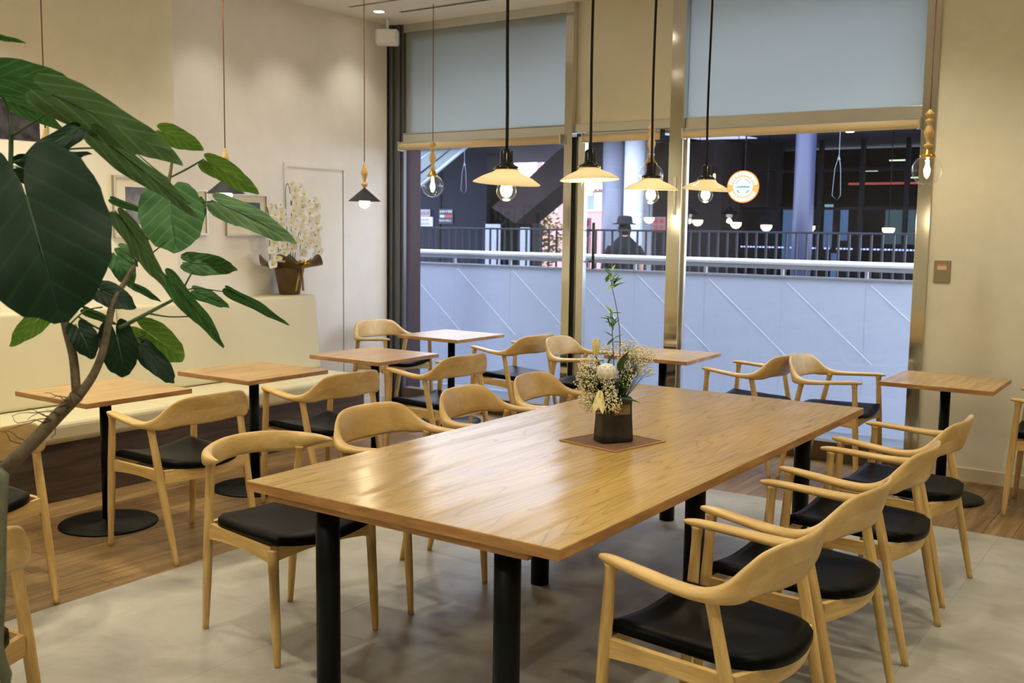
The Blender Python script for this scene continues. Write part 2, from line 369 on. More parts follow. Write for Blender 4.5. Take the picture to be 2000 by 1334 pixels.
# ceiling slots, downlight rims
for k, (x0, y0, x1, y1) in enumerate([(-2.98, 4.20, -1.72, 4.235), (-3.2, 3.85, -2.2, 3.875)]):
    o = MB().box((x0, y0, ZC-.006), (x1, y1, ZC)).build('ceiling_slot', M['steel'])
    MB().box((x0+.01, y0+.008, ZC-.0075), (x1-.01, y1-.008, ZC-.005)).build('slot_opening', M['seal'], o)
    tag(o, ['long slim air slot in the white ceiling nearest the window', 'shorter air slot in the ceiling farther from the window'][k], 'air vent')
DL_WHERE = ['over the bench at the left pier', 'over the bench between pier and orchids', 'above the orchids on the bench', 'beside the white ceiling speaker', 'over the leftmost banquette table',
    'over the first two banquette tables', 'over the last banquette table', 'over the near left corner of the long table', 'between the glass door and the long table', 'above the window armchairs right of the door',
    'over the near right end of the long table', 'above the row of armchairs on the right', 'over the cafe table at the right wall', 'near the right side behind the armchairs', 'behind the camera at the left', 'in the back left corner of the room',
    'in the back right part of the room', 'near the far right side wall']
for i, (x, y, p) in enumerate(DOWNLIGHTS):
    o = MB().lathe([(.058, 0), (.06, -.004), (.046, -.006), (.044, .0)], (x, y, ZC), 24).build('downlight', M['white'])
    MB().lathe([(.043, -.002), (.001, -.0022)], (x, y, ZC), 20).build('lens', M['dl'], o)
    tag(o, 'round recessed downlight ' + DL_WHERE[i], 'downlight', group='recessed ceiling downlights')

# ------------------------------------------------------------------ window wall (facing y = 4.66)
def framebox(lo, hi, name='frame', m='steel', parent=None, bevel=.003):
    return MB().box(lo, hi).build(name, M[m], parent, bevel)
GZ, TB, TT = .134, 2.255, 2.353
# left window
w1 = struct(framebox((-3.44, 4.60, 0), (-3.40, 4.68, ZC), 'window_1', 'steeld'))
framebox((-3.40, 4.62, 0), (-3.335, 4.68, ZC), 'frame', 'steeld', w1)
MB().box((XL+.001, 4.585, 0), (-3.44, 4.66, ZC)).build('seal', M['seal'], w1)
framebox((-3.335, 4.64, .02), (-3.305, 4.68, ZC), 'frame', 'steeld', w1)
framebox((-3.305, 4.63, TB), (-1.645, 4.72, TT), 'transom', 'steel', w1)
MB().box((-3.30, 4.628, TT-.012), (-1.65, 4.63, TT-.008)).build('groove', M['seal'], w1)
framebox((-3.305, 4.63, 0), (-1.645, 4.72, GZ), 'sill', 'bronze', w1)
MB().box((-3.31, 4.668, GZ), (-1.645, 4.676, TB)).build('pane', M['pane'], w1)
MB().box((-3.31, 4.668, TT), (-1.645, 4.676, ZC-.01)).build('frosted_pane', M['frost'], w1)
framebox((-3.31, 4.64, ZC-.07), (-1.645, 4.72, ZC), 'head', 'steel', w1)
MB().box((-3.31, 4.70, 3.13), (-1.645, 5.05, ZC+.2)).build('sky_blocker_top', M['seal'], w1)  # added dark box outside, blocks the sky to darken the frosted pane's top
MB().box((-3.36, 4.70, TT), (-3.22, 5.05, ZC)).build('sky_blocker_side', M['seal'], w1)  # added dark box, blocks the sky along the frosted pane's left edge
# outside jamb seen through the left edge of the left pane
framebox((-3.86, 5.2, 0), (-3.70, 5.35, 3.4), 'outer_post', 'outer_brown', w1)
# middle bay: glazed door with a steel panel above
d2 = struct(framebox((-1.645, 4.60, 0), (-1.575, 4.68, ZC), 'door_2', 'steelm'))
MB().box((-1.575, 4.64, 0), (-1.532, 4.72, TB)).build('hinge_gap', M['seal'], d2)
framebox((-1.548, 4.632, .02), (-1.541, 4.64, TB-.02), 'hinge_strip', 'steelm', d2)
framebox((-1.532, 4.625, .02), (-1.468, 4.675, TB), 'stile', 'steel', d2)
framebox((-.762, 4.625, .02), (-.748, 4.70, TB), 'stile', 'steel', d2)
framebox((-.748, 4.60, 0), (-.64, 4.68, ZC), 'frame', 'steelm', d2)
framebox((-1.575, 4.63, TB+.03), (-.748, 4.72, TT), 'transom', 'steel', d2)
framebox((-1.575, 4.655, TT), (-.748, 4.70, ZC), 'steel_panel', 'steelp', d2)
framebox((-1.468, 4.64, .02), (-.762, 4.69, GZ+.02), 'bottom_rail', 'steel', d2)
framebox((-1.468, 4.64, TB-.0), (-.762, 4.69, TB+.03), 'top_rail', 'steel', d2)
MB().box((-1.468, 4.662, GZ), (-.762, 4.672, TB)).build('pane', M['pane'], d2)
hb = MB(); hb.tube([(-1.44, 4.73, 1.24), (-1.44, 4.73, 1.60)], .012, 10)
hb.tube([(-1.44, 4.67, 1.30), (-1.44, 4.73, 1.30)], .007, 8); hb.tube([(-1.44, 4.67, 1.54), (-1.44, 4.73, 1.54)], .007, 8)
hb.build('push_handle', M['black'], d2)
MB().box((-.70, 4.588, 1.66), (-.68, 4.60, 1.93)).build('lock_case', M['steel'], d2, .003)
# right window
w2 = struct(framebox((.992, 4.60, 0), (1.078, 4.74, ZC), 'window_2', 'steelm'))
framebox((-.64, 4.63, TB), (.992, 4.72, TT), 'transom', 'steel', w2)
framebox((-.64, 4.63, 0), (.992, 4.72, GZ), 'sill', 'bronze', w2)
framebox((-.64, 4.64, 0.02), (-.62, 4.675, TB), 'frame', 'steel', w2)
MB().box((-.64, 4.668, GZ), (.992, 4.676, TB)).build('pane', M['pane'], w2)
MB().box((-.64, 4.668, TT), (.992, 4.676, ZC)).build('frosted_pane', M['frost'], w2)
# rolled up blinds under the transom
for nm, x0, x1, lab in [('a', -3.285, -1.66, 'rolled-up beige roller blind above the left window pane'), ('b', -1.45, -.80, 'short rolled-up beige roller blind above the glass door'), ('c', -.62, .985, 'rolled-up beige roller blind above the right window pane')]:
    t_ = thing('roller_blind', lab, 'blind', ((x0+x1)/2, 4.58, 2.232))
    h = (x1-x0)/2
    m = MB(); m.tube([(-h, 0, 0), (h, 0, 0)], .030, 20); m.build('fabric_roll', M['blind'], t_)
    MB().box((-h, -.008, .034), (h, .045, .042)).build('head_rail', M['steel'], t_)
    MB().box((-h-.012, -.03, -.034), (-h, .03, .042)).build('bracket', M['steel'], t_, .002)
    MB().box((h, -.03, -.034), (h+.012, .03, .042)).build('bracket', M['steel'] if nm != 'b' else M['seal'], t_, .002)
# switch plate on the right wall
sw = thing('switch_plate', 'grey metal switch plate with small white label on right wall', 'switch', (1.163, YW-.04, 1.312))
MB().box((-.05, -.008, -.07), (.05, 0, .07)).build('plate', M['plate'], sw, .003)
MB().box((-.028, -.011, .012), (.026, -.008, .04)).build('label_card', plain('orange_white_label', (220, 200, 180), .5), sw)
MB().box((-.028, -.0125, .036), (.026, -.008, .046)).build('label_stripe', plain('orange_stripe', (222, 140, 80), .5), sw)

# ------------------------------------------------------------------ built-in bench along the left wall
bq = thing('banquette', 'long cream vinyl banquette bench on a dark wood plinth along the left wall', 'bench', (0, 0, 0))
Y1 = 3.40
MB().box((XP+.001, -2.2, 0), (-2.625, Y1, .325)).build('plinth', M['plinth'], bq)
MB().box((XL+.001, YP, 0), (XP+.001, Y1, .9)).build('plinth_end', M['plinth'], bq)
for a, b in [(-2.2, -.9), (-.9, .38), (.38, 1.66), (1.66, Y1)]:
    MB().box((-3.12, a+.002, .325), (-2.60, b-.002, .452)).build('seat_cushion', M['cream'], bq, .035, seg=4)
    m = MB(); xb = XP if b <= YP else XL
    v = [(XP+.002, a+.002, .455), (-3.06, a+.002, .455), (-3.06, b-.002, .455), (XP+.002, b-.002, .455), (XP+.002, a+.002, 1.022), (-3.115, a+.002, 1.022), (-3.115, b-.002, 1.022), (XP+.002, b-.002, 1.022)]
    m.add(v, [(3, 2, 1, 0), (4, 5, 6, 7), (0, 1, 5, 4), (1, 2, 6, 5), (2, 3, 7, 6), (3, 0, 4, 7)])
    m.build('back_cushion', M['cream'], bq, .022, seg=4)
MB().box((XL+.001, YP+.002, .9), (XP+.03, Y1, 1.02)).build('back_shelf', M['cream'], bq, .012)

# ------------------------------------------------------------------ pictures
def picture(x, y0, y1, z0, z1, py0, py1, pz0, pz1, label, pm):
    t_ = thing('framed_picture', label, 'picture', (x, (y0+y1)/2, (z0+z1)/2))
    yc, zc = (y0+y1)/2, (z0+z1)/2; w = .014
    m = MB(); a, b, c, d_ = y0-yc, y1-yc, z0-zc, z1-zc
    m.box((0, a, c), (.026, a+w, d_)).box((0, b-w, c), (.026, b, d_)).box((0, a+w, c), (.026, b-w, c+w)).box((0, a+w, d_-w), (.026, b-w, d_))
    m.build('frame', M['frame'], t_)
    MB().box((.002, a+w, c+w), (.012, b-w, d_-w)).build('mat_board', M['matboard'], t_)
    MB().box((.012, py0-yc, pz0-zc), (.014, py1-yc, pz1-zc)).build('print', M[pm], t_)
    return t_
picture(XP, .88, 1.29, 1.86, 2.30, .93, 1.238, 2.02, 2.25, 'framed dark photograph at far left, half hidden by the fig leaves', 'print')
picture(XP, 1.715, 2.06, 1.455, 1.85, 1.805, 1.985, 1.54, 1.78, 'silver framed photograph of a dim crowd on the pale wall pier', 'print')
picture(XL, 2.26, 2.635, 1.470, 1.795, 2.33, 2.40, 1.55, 1.72, 'pale framed picture partly hidden by the wall corner', 'printn')
picture(XL, 2.805, 3.20, 1.465, 1.780, 2.875, 3.130, 1.54, 1.715, 'silver framed blue night photograph just left of the orchids', 'printn')

# ------------------------------------------------------------------ chairs
def ring(c, n, a, b, lean, k=14, p=2.7):
    out = []
    for i in range(k):
        th = 2*PI*i/k; cs, sn = math.cos(th), math.sin(th)
        u = a*math.copysign(abs(cs)**(2/p), cs); w = b*math.copysign(abs(sn)**(2/p), sn)
        out.append((c[0]+n[0]*(u+lean*w), c[1]+n[1]*(u+lean*w), c[2]+w))
    return out
def sweep_rail(half, sub=4, leanmax=.3):
    # half: stations from the front tip to the centre of the back (y >= 0); mirrored to the other side
    full = [list(s) for s in half]+[[s[0], -s[1]]+list(s[2:]) for s in reversed(half[:-1])]
    P = catmull(full, sub); rings = []
    for i, s in enumerate(P):
        a, b = P[max(i-1, 0)], P[min(i+1, len(P)-1)]
        tx, ty = b[0]-a[0], b[1]-a[1]; L = math.hypot(tx, ty) or 1; nx, ny = ty/L, -tx/L
        if nx*(s[0]-.05)+ny*s[1] < 0: nx, ny = -nx, -ny
        rings.append(ring(s[:3], (nx, ny), max(s[3], .002), max(s[4], .002), s[5]))
    m = MB(); m.loft(rings, True); return m
ARM = [(.250, .226, .652, .005, .004, 0), (.238, .229, .652, .015, .008, 0), (.20, .238, .651, .0215, .0115, 0), (.11, .252, .645, .0265, .0118, 0), (.02, .265, .638, .029, .0125, 0),
       (-.06, .272, .634, .028, .015, 0), (-.115, .268, .637, .024, .020, 0), (-.155, .251, .648, .020, .032, .1), (-.182, .224, .667, .0145, .050, .18), (-.202, .190, .686, .011, .062, .22),
       (-.218, .145, .694, .0095, .068, .24), (-.230, .10, .696, .009, .070, .25), (-.238, .05, .696, .0088, .071, .25), (-.241, 0, .696, .0088, .0715, .25)]
ARM_OLD = [(.250, .226, .650, .005, .004, 0), (.238, .229, .650, .015, .008, 0), (.20, .238, .649, .023, .0115, 0), (.11, .254, .646, .0235, .013, 0), (.02, .266, .641, .023, .0145, 0),
       (-.06, .272, .639, .023, .0165, 0), (-.118, .266, .644, .0225, .021, .05), (-.158, .246, .656, .019, .033, .12), (-.188, .208, .672, .0145, .050, .2), (-.210, .160, .685, .0115, .061, .24),
       (-.226, .105, .691, .0105, .066, .26), (-.235, .052, .694, .0105, .068, .26), (-.238, 0, .695, .0105, .069, .26)]
HORN = [(-.045, .262, .698, .003, .003, 0), (-.085, .262, .695, .012, .012, 0), (-.13, .250, .690, .019, .022, 0), (-.175, .222, .684, .022, .033, .05), (-.215, .175, .683, .019, .040, .1),
        (-.248, .105, .688, .015, .041, .15), (-.262, .05, .690, .014, .041, .15), (-.266, 0, .691, .014, .041, .15)]
def leg_mb(foot, top, r=(.0115, .0185, .0155), flare=0, zk=.42):
    f, t_ = Vector(foot), Vector(top); rings = []
    for k, rr in [(0, r[0]), (.03, r[0]+.001), (.3, (r[0]+r[1])/2+.002), (zk/top[2], r[1]), (.8, (r[1]+r[2])/2), (.93, r[2]), (.985, r[2]+flare*.35), (1.0, r[2]+flare)]:
        rings.append((f.lerp(t_, k), rr))
    m = MB(); m.tube([a for a, _ in rings], [b for _, b in rings], 12); return m
def seat_mb(hwf=.222, hwr=.198, xf=.232, xr=-.222, z=.436, th=.034):
    NX, NY = 14, 14; m = MB(); V = []
    def outline(u, v):     # u 0..1 front->rear, v -1..1
        x = xf+(xr-xf)*u; hw = hwf+(hwr-hwf)*u
        hw *= (1-.34*max(0, (u-.78)/.22)**2.4)*(1-.03*max(0, (.08-u)/.08))
        x -= (1-v*v)*(.018 if u > .9 else 0)-(1-v*v)*.012*max(0, 1-u*8)
        return x, hw*v
    for side in (1, 0):
        for i in range(NX+1):
            u = i/NX
            for j in range(NY+1):
                v = -1+2*j/NY; x, y = outline(u, v)
                e = max(0, abs(v)-.86)/.14; e2 = max(0, abs(u-.5)*2-.88)/.12
                zz = z+.026*abs(v)**2.0*(1-u*.6)-.006*(1-u)*(1-abs(v)) - .008*math.sin(PI*min(1, u*1.1))*(1-v*v)
                V.append((x, y, zz+(th*.55*(1-.65*max(e, e2)**2) if side else -th*.62*(1-.15*max(e, e2)))))
    n = (NX+1)*(NY+1); fs = []
    for s_ in (0, 1):
        for i in range(NX):
            for j in range(NY):
                a = s_*n+i*(NY+1)+j; q = (a, a+1, a+NY+2, a+NY+1)
                fs.append(q if s_ == 0 else q[::-1])
    bd = [(0, j) for j in range(NY)]+[(i, NY) for i in range(NX)]+[(NX, j) for j in range(NY, 0, -1)]+[(i, 0) for i in range(NX, 0, -1)]
    for k in range(len(bd)):
        a = bd[k][0]*(NY+1)+bd[k][1]; b = bd[(k+1) % len(bd)]; b = b[0]*(NY+1)+b[1]
        fs.append((a, n+a, n+b, b))
    m.add(V, fs, None, 0, True); return m
def rail_mb(p0, p1, h=.052, th=.020, arch=.014, bow=0, zt=.428):
    # apron board between two legs, arched underneath, optionally bowed sideways
    a, b = Vector((*p0, 0)), Vector((*p1, 0)); d_ = (b-a).normalized(); nrm = Vector((-d_.y, d_.x, 0)); rings = []
    for k in range(9):
        s = k/8; c = a.lerp(b, s)+nrm*bow*math.sin(PI*s); hh = h-arch*math.sin(PI*s); zz = zt
        rings.append([(c+nrm*o).to_tuple()[:2]+(z,) for o, z in [(-th/2, zz), (th/2, zz), (th/2, zz-hh), (-th/2, zz-hh)]])
    m = MB(); m.loft(rings, True, smooth=False); return m
def make_armchair():
    t_ = thing('armchair', 'x', 'chair')
    ff, ft, rf, rt = (.245, .238, 0), (.206, .236, .642), (-.25, .235, 0), (-.112, .258, .628)
    for s in (1, -1):
        leg_mb((ff[0], ff[1]*s, 0), (ft[0], ft[1]*s, ft[2]), flare=.006).build('front_leg', M['chair'], t_)
        leg_mb((rf[0], rf[1]*s, 0), (rt[0], rt[1]*s, rt[2]), (.0115, .0185, .0165), flare=.004).build('rear_leg', M['chair'], t_)
        rail_mb((.218, .230*s), (-.158, .236*s), .056, .020, .012, -.004*s).build('side_rail', M['chair'], t_)
    rail_mb((.219, -.222), (.219, .222), .050, .020, .014).build('front_rail', M['chair'], t_)
    rail_mb((-.166, -.232), (-.166, .232), .060, .020, .004, .048).build('rear_rail', M['chair'], t_)
    sweep_rail(ARM).build('backrest_with_arms', M['chair'], t_)
    seat_mb().build('seat', M['leather'], t_)
    return t_
def make_hornchair():
    t_ = thing('side_chair', 'x', 'chair')
    for s in (1, -1):
        leg_mb((.245, .230*s, 0), (.222, .226*s, .418), (.0115, .0185, .0195), zk=.38).build('front_leg', M['chair'], t_)
        leg_mb((-.245, .200*s, 0), (-.182, .206*s, .664), (.0115, .0185, .0165), flare=.006).build('rear_leg', M['chair'], t_)
        rail_mb((.215, .222*s), (-.20, .200*s), .062, .020, .016, -.004*s).build('side_rail', M['chair'], t_)
    rail_mb((.219, -.215), (.219, .215), .052, .020, .016).build('front_rail', M['chair'], t_)
    rail_mb((-.206, -.2), (-.206, .2), .052, .020, .004, .03).build('rear_rail', M['chair'], t_)
    sweep_rail(HORN).build('backrest', M['chair'], t_)
    seat_mb(.236, .205, .25, -.21, z=.431).build('seat', M['leather'], t_)
    return t_
arm0 = make_armchair(); KIDS[arm0] = kids(arm0)
used = []
def chair(x, y, deg, label, group=None):
    o = arm0 if not used else copy_tree(arm0); used.append(o)
    o.location = (x, y, 0); o.rotation_euler = (0, 0, math.radians(deg)); o['label'] = label
    if group: o['group'] = group
    elif 'group' in o: del o['group']
    return o
G1, G2, G3, G4 = 'armchairs on the right side of the long table', 'armchairs on the left side of the long table', 'armchairs facing the cream banquette', 'armchairs at the window tables'
chair(1.532, .362, 175, 'nearest armchair right of the long table, seat toward the camera', G1)
chair(1.541, 1.003, 177, 'second armchair from the camera along the right side of the long table', G1)
chair(1.538, 1.72, 179, 'third armchair from the camera along the right side of the long table', G1)
chair(1.520, 2.42, 178, 'farthest armchair on the right side of the long table', G1)
chair(-.200, 1.054, -2.5, 'armchair left of the long table next to the horn-backed chair', G2)
chair(-.197, 1.742, 4.3, 'middle armchair of three left of the long table', G2)
chair(-.195, 2.358, 4.3, 'armchair left of the long table closest to the flower vase', G2)
chair(-1.447, .855, 180, 'armchair at the first fully seen banquette table from the left', G3)
chair(-1.448, 1.81, 177, 'armchair at the middle banquette table', G3)
chair(-1.444, 2.83, 176, 'armchair at the banquette table beside the service door', G3)
chair(-1.433, -.216, 183, 'armchair half hidden behind the diagonal fig trunk', G3)
chair(-3.02, 4.16, -9, 'armchair in the window corner left of the corner table', G4)
chair(-1.765, 4.153, 173, 'armchair right of the corner table, its back to the glass door', G4)
chair(-1.121, 4.10, 5, 'armchair behind the bouquet, left of the door-side table', G4)
chair(.110, 4.18, 177, 'window armchair facing left behind the far end of the long table', G4)
chair(.650, 4.18, -1.5, 'window armchair facing right toward the table by the steel post', G4)
chair(1.951, 4.12, 182, 'armchair cut off by the right edge beside the right wall', G4)
chair(-.13, -1.04, 188, 'armchair cropped at the lower left corner behind the thin trunk')
hc = make_hornchair(); hc.location = (-.235, .394, 0); hc.rotation_euler = (0, 0, math.radians(-5.8))
hc['label'] = 'ash side chair with short horn-shaped back at the near left of the long table'; hc['category'] = 'chair'

# ------------------------------------------------------------------ tables
lt = thing('dining_table', 'long oak dining table on round black steel legs in the room centre', 'table', (.6143, 1.3951, 0))
m = MB().box((-.6143, -1.3951, .666), (.6143, 1.3951, .70)); m.mi = [1, 0, 1, 1, 1, 1]; m.build('tabletop', [M['top_b'], M['edge']], lt, .003)
for yy in (-1.382, 1.360): MB().box((-.525, yy, .644), (.505, yy+.022, .666)).build('batten', M['edge'], lt, .002)
for s in (-1, 1): MB().box((s*.51-.011, -1.3, .642), (s*.51+.011, 1.3, .666)).build('batten', M['edge'], lt, .002)
for yy in (.125, 1.42, 2.67):
    for xx in (.252, .976):
        o = MB().lathe([(.040, 0), (.040, .666)], (xx-.6143, yy-1.3951, 0), 28).build('leg', M['black'], lt)
def make_small():
    t_ = thing('cafe_table', 'x', 'table')
    h = .304; m = MB().box((-h, -h, .674), (h, h, .70)); m.mi = [1, 0, 1, 1, 1, 1]; m.build('tabletop', [M['top_s'], M['edge']], t_, .003)
    MB().lathe([(.029, .014), (.029, .668)], n=20).build('post', M['black'], t_)
    MB().box((-.14, -.14, .668), (.14, .14, .674)).build('mounting_plate', M['black'], t_)
    MB().lathe([(.236, 0), (.244, .003), (.242, .009), (.20, .013), (.04, .018), (.030, .03)], n=48).build('base', M['black'], t_)
    return t_
st0 = make_small(); KIDS[st0] = kids(st0)
for i, (x, y, a, lab) in enumerate([(-2.034, .837, 0, 'square oak cafe table behind the fork of the fig trunk'), (-2.011, 1.799, 0, 'square oak cafe table in the middle of the banquette row'),
        (-2.002, 2.837, 0, 'square oak cafe table at the end of the banquette by the service door'), (-2.03, -.185, 0, 'square cafe table showing one corner at the left picture edge'),
        (-2.413, 4.19, -.4, 'square oak cafe table in the window corner'), (-.522, 4.143, 2.2, 'square oak cafe table behind the bouquet by the glass door'),
        (1.335, 4.08, .4, 'square oak cafe table against the right wall past the window')]):
    o = st0 if i == 0 else copy_tree(st0)
    o.location = (x, y, 0); o.rotation_euler = (0, 0, math.radians(a)); o['label'] = lab
    o['group'] = 'square cafe tables along the banquette' if i < 4 else 'square cafe tables along the window'

# ------------------------------------------------------------------ lamps
def point(name, loc, power, r=.03, col=(1, .78, .48)):
    d_ = bpy.data.lights.new(name, 'POINT'); d_.energy = power; d_.shadow_soft_size = r; d_.color = col
    o = bpy.data.objects.new(name, d_); o.location = loc; C.objects.link(o); return o
def wavy(z0, z1, amp, ph, n=14):
    return [(amp*math.sin(ph+z*5.0)*min(1, (z-z0)*4), amp*.7*math.cos(ph*1.7+z*4.1)*min(1, (z-z0)*4), z) for z in [z0+(z1-z0)*k/n for k in range(n+1)]]
def milk_lamp(x, y, z, lab, tilt, ph):
    t_ = thing('pendant_lamp', lab, 'lamp', (x, y, z), 0, 'milk glass pendant lamps over the long table')
    sh = bpy.data.objects.new('shade_pivot', None)
    m = MB(); m.lathe([(.030, .052), (.034, .050), (.048, .038), (.085, .022), (.1135, .004), (.1145, .001), (.112, .0), (.083, .017), (.046, .033), (.031, .046)], (0, 0, .010), 40, caps=False)
    s = m.build('shade', M['opal'], t_); s.rotation_euler = (tilt[0], tilt[1], 0)
    m = MB(); m.lathe([(.028, .050), (.040, .052), (.040, .062), (.030, .066), (.024, .072), (.022, .076), (.0215, .112), (.016, .118), (.008, .122)], (0, 0, .006), 20)
    m.build('socket', M['blackgloss'], t_)
    for k in range(3):
        a = k*2.094+ph; MB().tube([(.040*math.cos(a), .040*math.sin(a), .062), (.049*math.cos(a), .049*math.sin(a), .060)], .003, 6).build('brass_screw', M['brass'], t_)
    MB().tube(wavy(.118, ZC-z, .004, ph, 22), .0054, 8).build('cord', M['cord'], t_)
    MB().sphere((0, 0, -.014), .0345, 20, 12).build('bulb', M['globe'], t_)
    MB().sphere((0, 0, -.010), .021, 14, 10, sz=1.2).build('glowing_core', M['bulb'], t_)
    point('pendant_light', (x, y, z-.07), 3.2, .03)
for x, y, z, lab, tl in [(.61, .617, 1.685, 'flat milk glass pendant lamp nearest the camera over the long table', (.05, .10)), (.61, 1.171, 1.722, 'second milk glass pendant lamp from the left, in front of the steel mullion', (.0, -.05)),
        (.61, 1.679, 1.705, 'third milk glass pendant lamp from the left, before a clear globe lamp', (.02, .02)), (.61, 2.234, 1.725, 'milk glass pendant lamp farthest right, beside the round street sign', (.04, .09))]:
    milk_lamp(x, y, z, lab, tl, x+y)
def bead(prof_top=False):
    return None
def cone_lamp(x, y, z, lab):
    t_ = thing('cone_pendant', lab, 'lamp', (x, y, z), 0, 'black cone pendants over the banquette tables')
    m = MB(); m.lathe([(.004, .086), (.105, .0), (.1065, -.001), (.104, -.002), (.006, .079)], n=40, smooth=True, caps=False); m.build('cone_shade', M['cone'], t_)
    m = MB(); m.lathe([(.0985, .003), (.006, .077)], n=32, caps=False); m.build('shade_lining', plain('lining', (235, 225, 205), .6), t_)
    m = MB(); m.lathe([(.006, .080), (.010, .090), (.0225, .105), (.0225, .109), (.011, .120), (.0075, .128), (.011, .142), (.0235, .176), (.024, .182), (.014, .216), (.006, .244), (.004, .250)], n=20); m.build('wooden_bead', M['lampwood'], t_)
    MB().tube(wavy(.25, ZC-z, .001, x, 8), .003, 8).build('cord', M['twist'], t_)
    MB().sphere((0, 0, -.010), .036, 20, 12).build('bulb', M['bulbw'], t_)
    point('cone_pendant_light', (x, y, z-.075), 4, .03)
cone_lamp(-2.03, 2.769, 1.712, 'black cone pendant fully in view against the white wall')
cone_lamp(-2.03, 1.631, 1.722, 'black cone pendant behind two fig leaves, above the framed pictures')
cone_lamp(-2.03, .560, 1.74, 'cone pendant almost hidden behind the large fig leaves at left')
def globe_lamp(x, y, z, lab, d_=.087):
    t_ = thing('globe_pendant', lab, 'lamp', (x, y, z), 0, 'clear globe pendants over the window tables')
    m = MB(); m.lathe([(d_*math.sin(PI*k/22) if k else .001, -d_*math.cos(PI*k/22)) for k in range(0, 20)], n=36, caps=False); m.build('glass_globe', M['globe'], t_)
    m = MB(); m.lathe([(.044, .072), (.046, .082), (.032, .098), (.026, .104), (.024, .118), (.010, .122)], n=24); m.build('brass_cap', M['brass'], t_)
    m = MB(); m.lathe([(.010, .120), (.025, .140), (.025, .146), (.011, .156), (.014, .170), (.027, .208), (.028, .222), (.014, .262), (.011, .268), (.025, .280), (.025, .288), (.012, .298), (.013, .302), (.027, .318), (.027, .326), (.010, .344), (.004, .350)], n=20)
    m.build('wooden_bead', M['lampwood'], t_)
    MB().tube(wavy(.35, ZC-z, .001, x, 8), .003, 8).build('cord', M['twist'], t_)
    m = MB(); m.lathe([(.005, .07), (.009, .055), (.010, .03), (.016, .01), (.018, -.01), (.012, -.035), (.003, -.048)], n=12); m.build('filament', M['filament'], t_)
    point('globe_light', (x, y, z-.0), 4, .02)
globe_lamp(-2.573, 4.14, 1.872, 'clear globe pendant over the corner table, before the left window pane')
globe_lamp(-.655, 4.14, 1.918, 'clear globe pendant mostly hidden behind the third milk glass lamp')
globe_lamp(1.148, 4.14, 1.918, 'clear globe pendant in front of the right steel post')
# ceiling speaker
sp_ = thing('ceiling_speaker', 'white box speaker hanging from the ceiling near the window corner', 'speaker', (-3.26, 4.38, 3.118), math.radians(32))
MB().box((-.095, -.05, -.068), (.095, .05, .062)).build('housing', M['white'], sp_, .022, seg=4)
MB().box((-.082, -.056, -.055), (.082, -.048, .050)).build('grille', plain('speaker_grille', (196, 194, 190), .7), sp_, .006)
m = MB(); m.tube([(0, 0, .055), (0, 0, .152)], .012, 12); m.lathe([(.032, .145), (.034, .152)], n=20); m.build('bracket', M['white'], sp_)
# ------------------------------------------------------------------ outside: walkway, guard, railing, buildings
struct(MB().box((-40, 4.74, -.25), (20, 60, -.10)).build('outdoor_ground', plain('outdoor_paving', (120, 124, 130), .35, **OUT)))
struct(MB().box((-16, 4.5, -.25), (-3.9, 4.74, 3.6)).build('facade_left', plain('facade_grey', (110, 112, 118), .6, **OUT)))
struct(MB().box((5.8, 4.5, -.25), (14, 4.74, 3.6)).build('facade_right', plain('facade_grey_right', (110, 112, 118), .6, **OUT)))
gp = translucent('frosted_guard_glass', (210, 216, 230), .35, .3, .02)
gd = thing('glass_guard', 'frosted glass guard with bright metal handrail just outside the windows', 'guard rail', (0, 6.2, 0))
mw = plain('bright_rail_metal', (248, 250, 252), .45); ml = plain('lower_rail_metal', (150, 152, 162), .4, .2)
m = MB(); m.tube([(-7.2, 0, 1.293), (3.6, 0, 1.293)], .024, 14); m.build('handrail', mw, gd)
MB().box((-7.2, -.012, 1.236), (3.6, .012, 1.268)).build('rail_band', ml, gd, .003)
MB().box((-7.2, -.018, 1.160), (3.6, .018, 1.182)).build('lower_rail', ml, gd, .003)
xb = -1.145-.7*8
mb_br = MB().box((-.012, -.015, -.035), (.012, .015, .055)); br0 = None
mb_pn = MB().box((-.3496, -.006, -1.24), (.3496, .006, 0)); pn0 = None
mb_dg = MB(); L = .98
mb_dg.add([(0, -.010, .0), (.012, -.010, .0), (L*.755+.012, -.010, -L*.656), (L*.755, -.010, -L*.656), (0, -.006, 0), (.012, -.006, 0), (L*.755+.012, -.006, -L*.656), (L*.755, -.006, -L*.656)],
          [(3, 2, 1, 0), (4, 5, 6, 7), (0, 1, 5, 4), (1, 2, 6, 5), (2, 3, 7, 6), (3, 0, 4, 7)])
me_b, me_p, me_d = mb_br.mesh('bracket', [ml]), mb_pn.mesh('glass_panel', [gp]), mb_dg.mesh('brace_line', [plain('brace_line', (226, 232, 242), .4, **OUT)])
for k in range(15):
    x = xb+.7*k
    for nm, me, dx, dz in (('bracket', me_b, 0, 1.19), ('glass_panel', me_p, .35, 1.160), ('brace_line', me_d, .03, 1.13)):
        o = bpy.data.objects.new(nm, me); C.objects.link(o); o.parent = gd; o.location = (x+dx, 0, dz)
# dark bar railing
rl = thing('bar_railing', 'dark vertical bar railing along the walkway across from the windows', 'railing', (0, 9.5, -.1))
dk = plain('railing_paint', (34, 38, 48), .5, .3)
MB().box((-9.4, -.02, 1.630), (2.4, .02, 1.655)).build('top_rail', dk, rl, .003)
MB().box((-9.4, -.02, .10), (2.4, .02, .13)).build('bottom_rail', dk, rl, .003)
me = MB().box((-.011, -.011, .0), (.011, .011, 1.63)).mesh('bar', [dk])
for k in range(96):
    o = bpy.data.objects.new('bar', me); C.objects.link(o); o.parent = rl; o.location = (-9.3+k*.122, 0, 0)
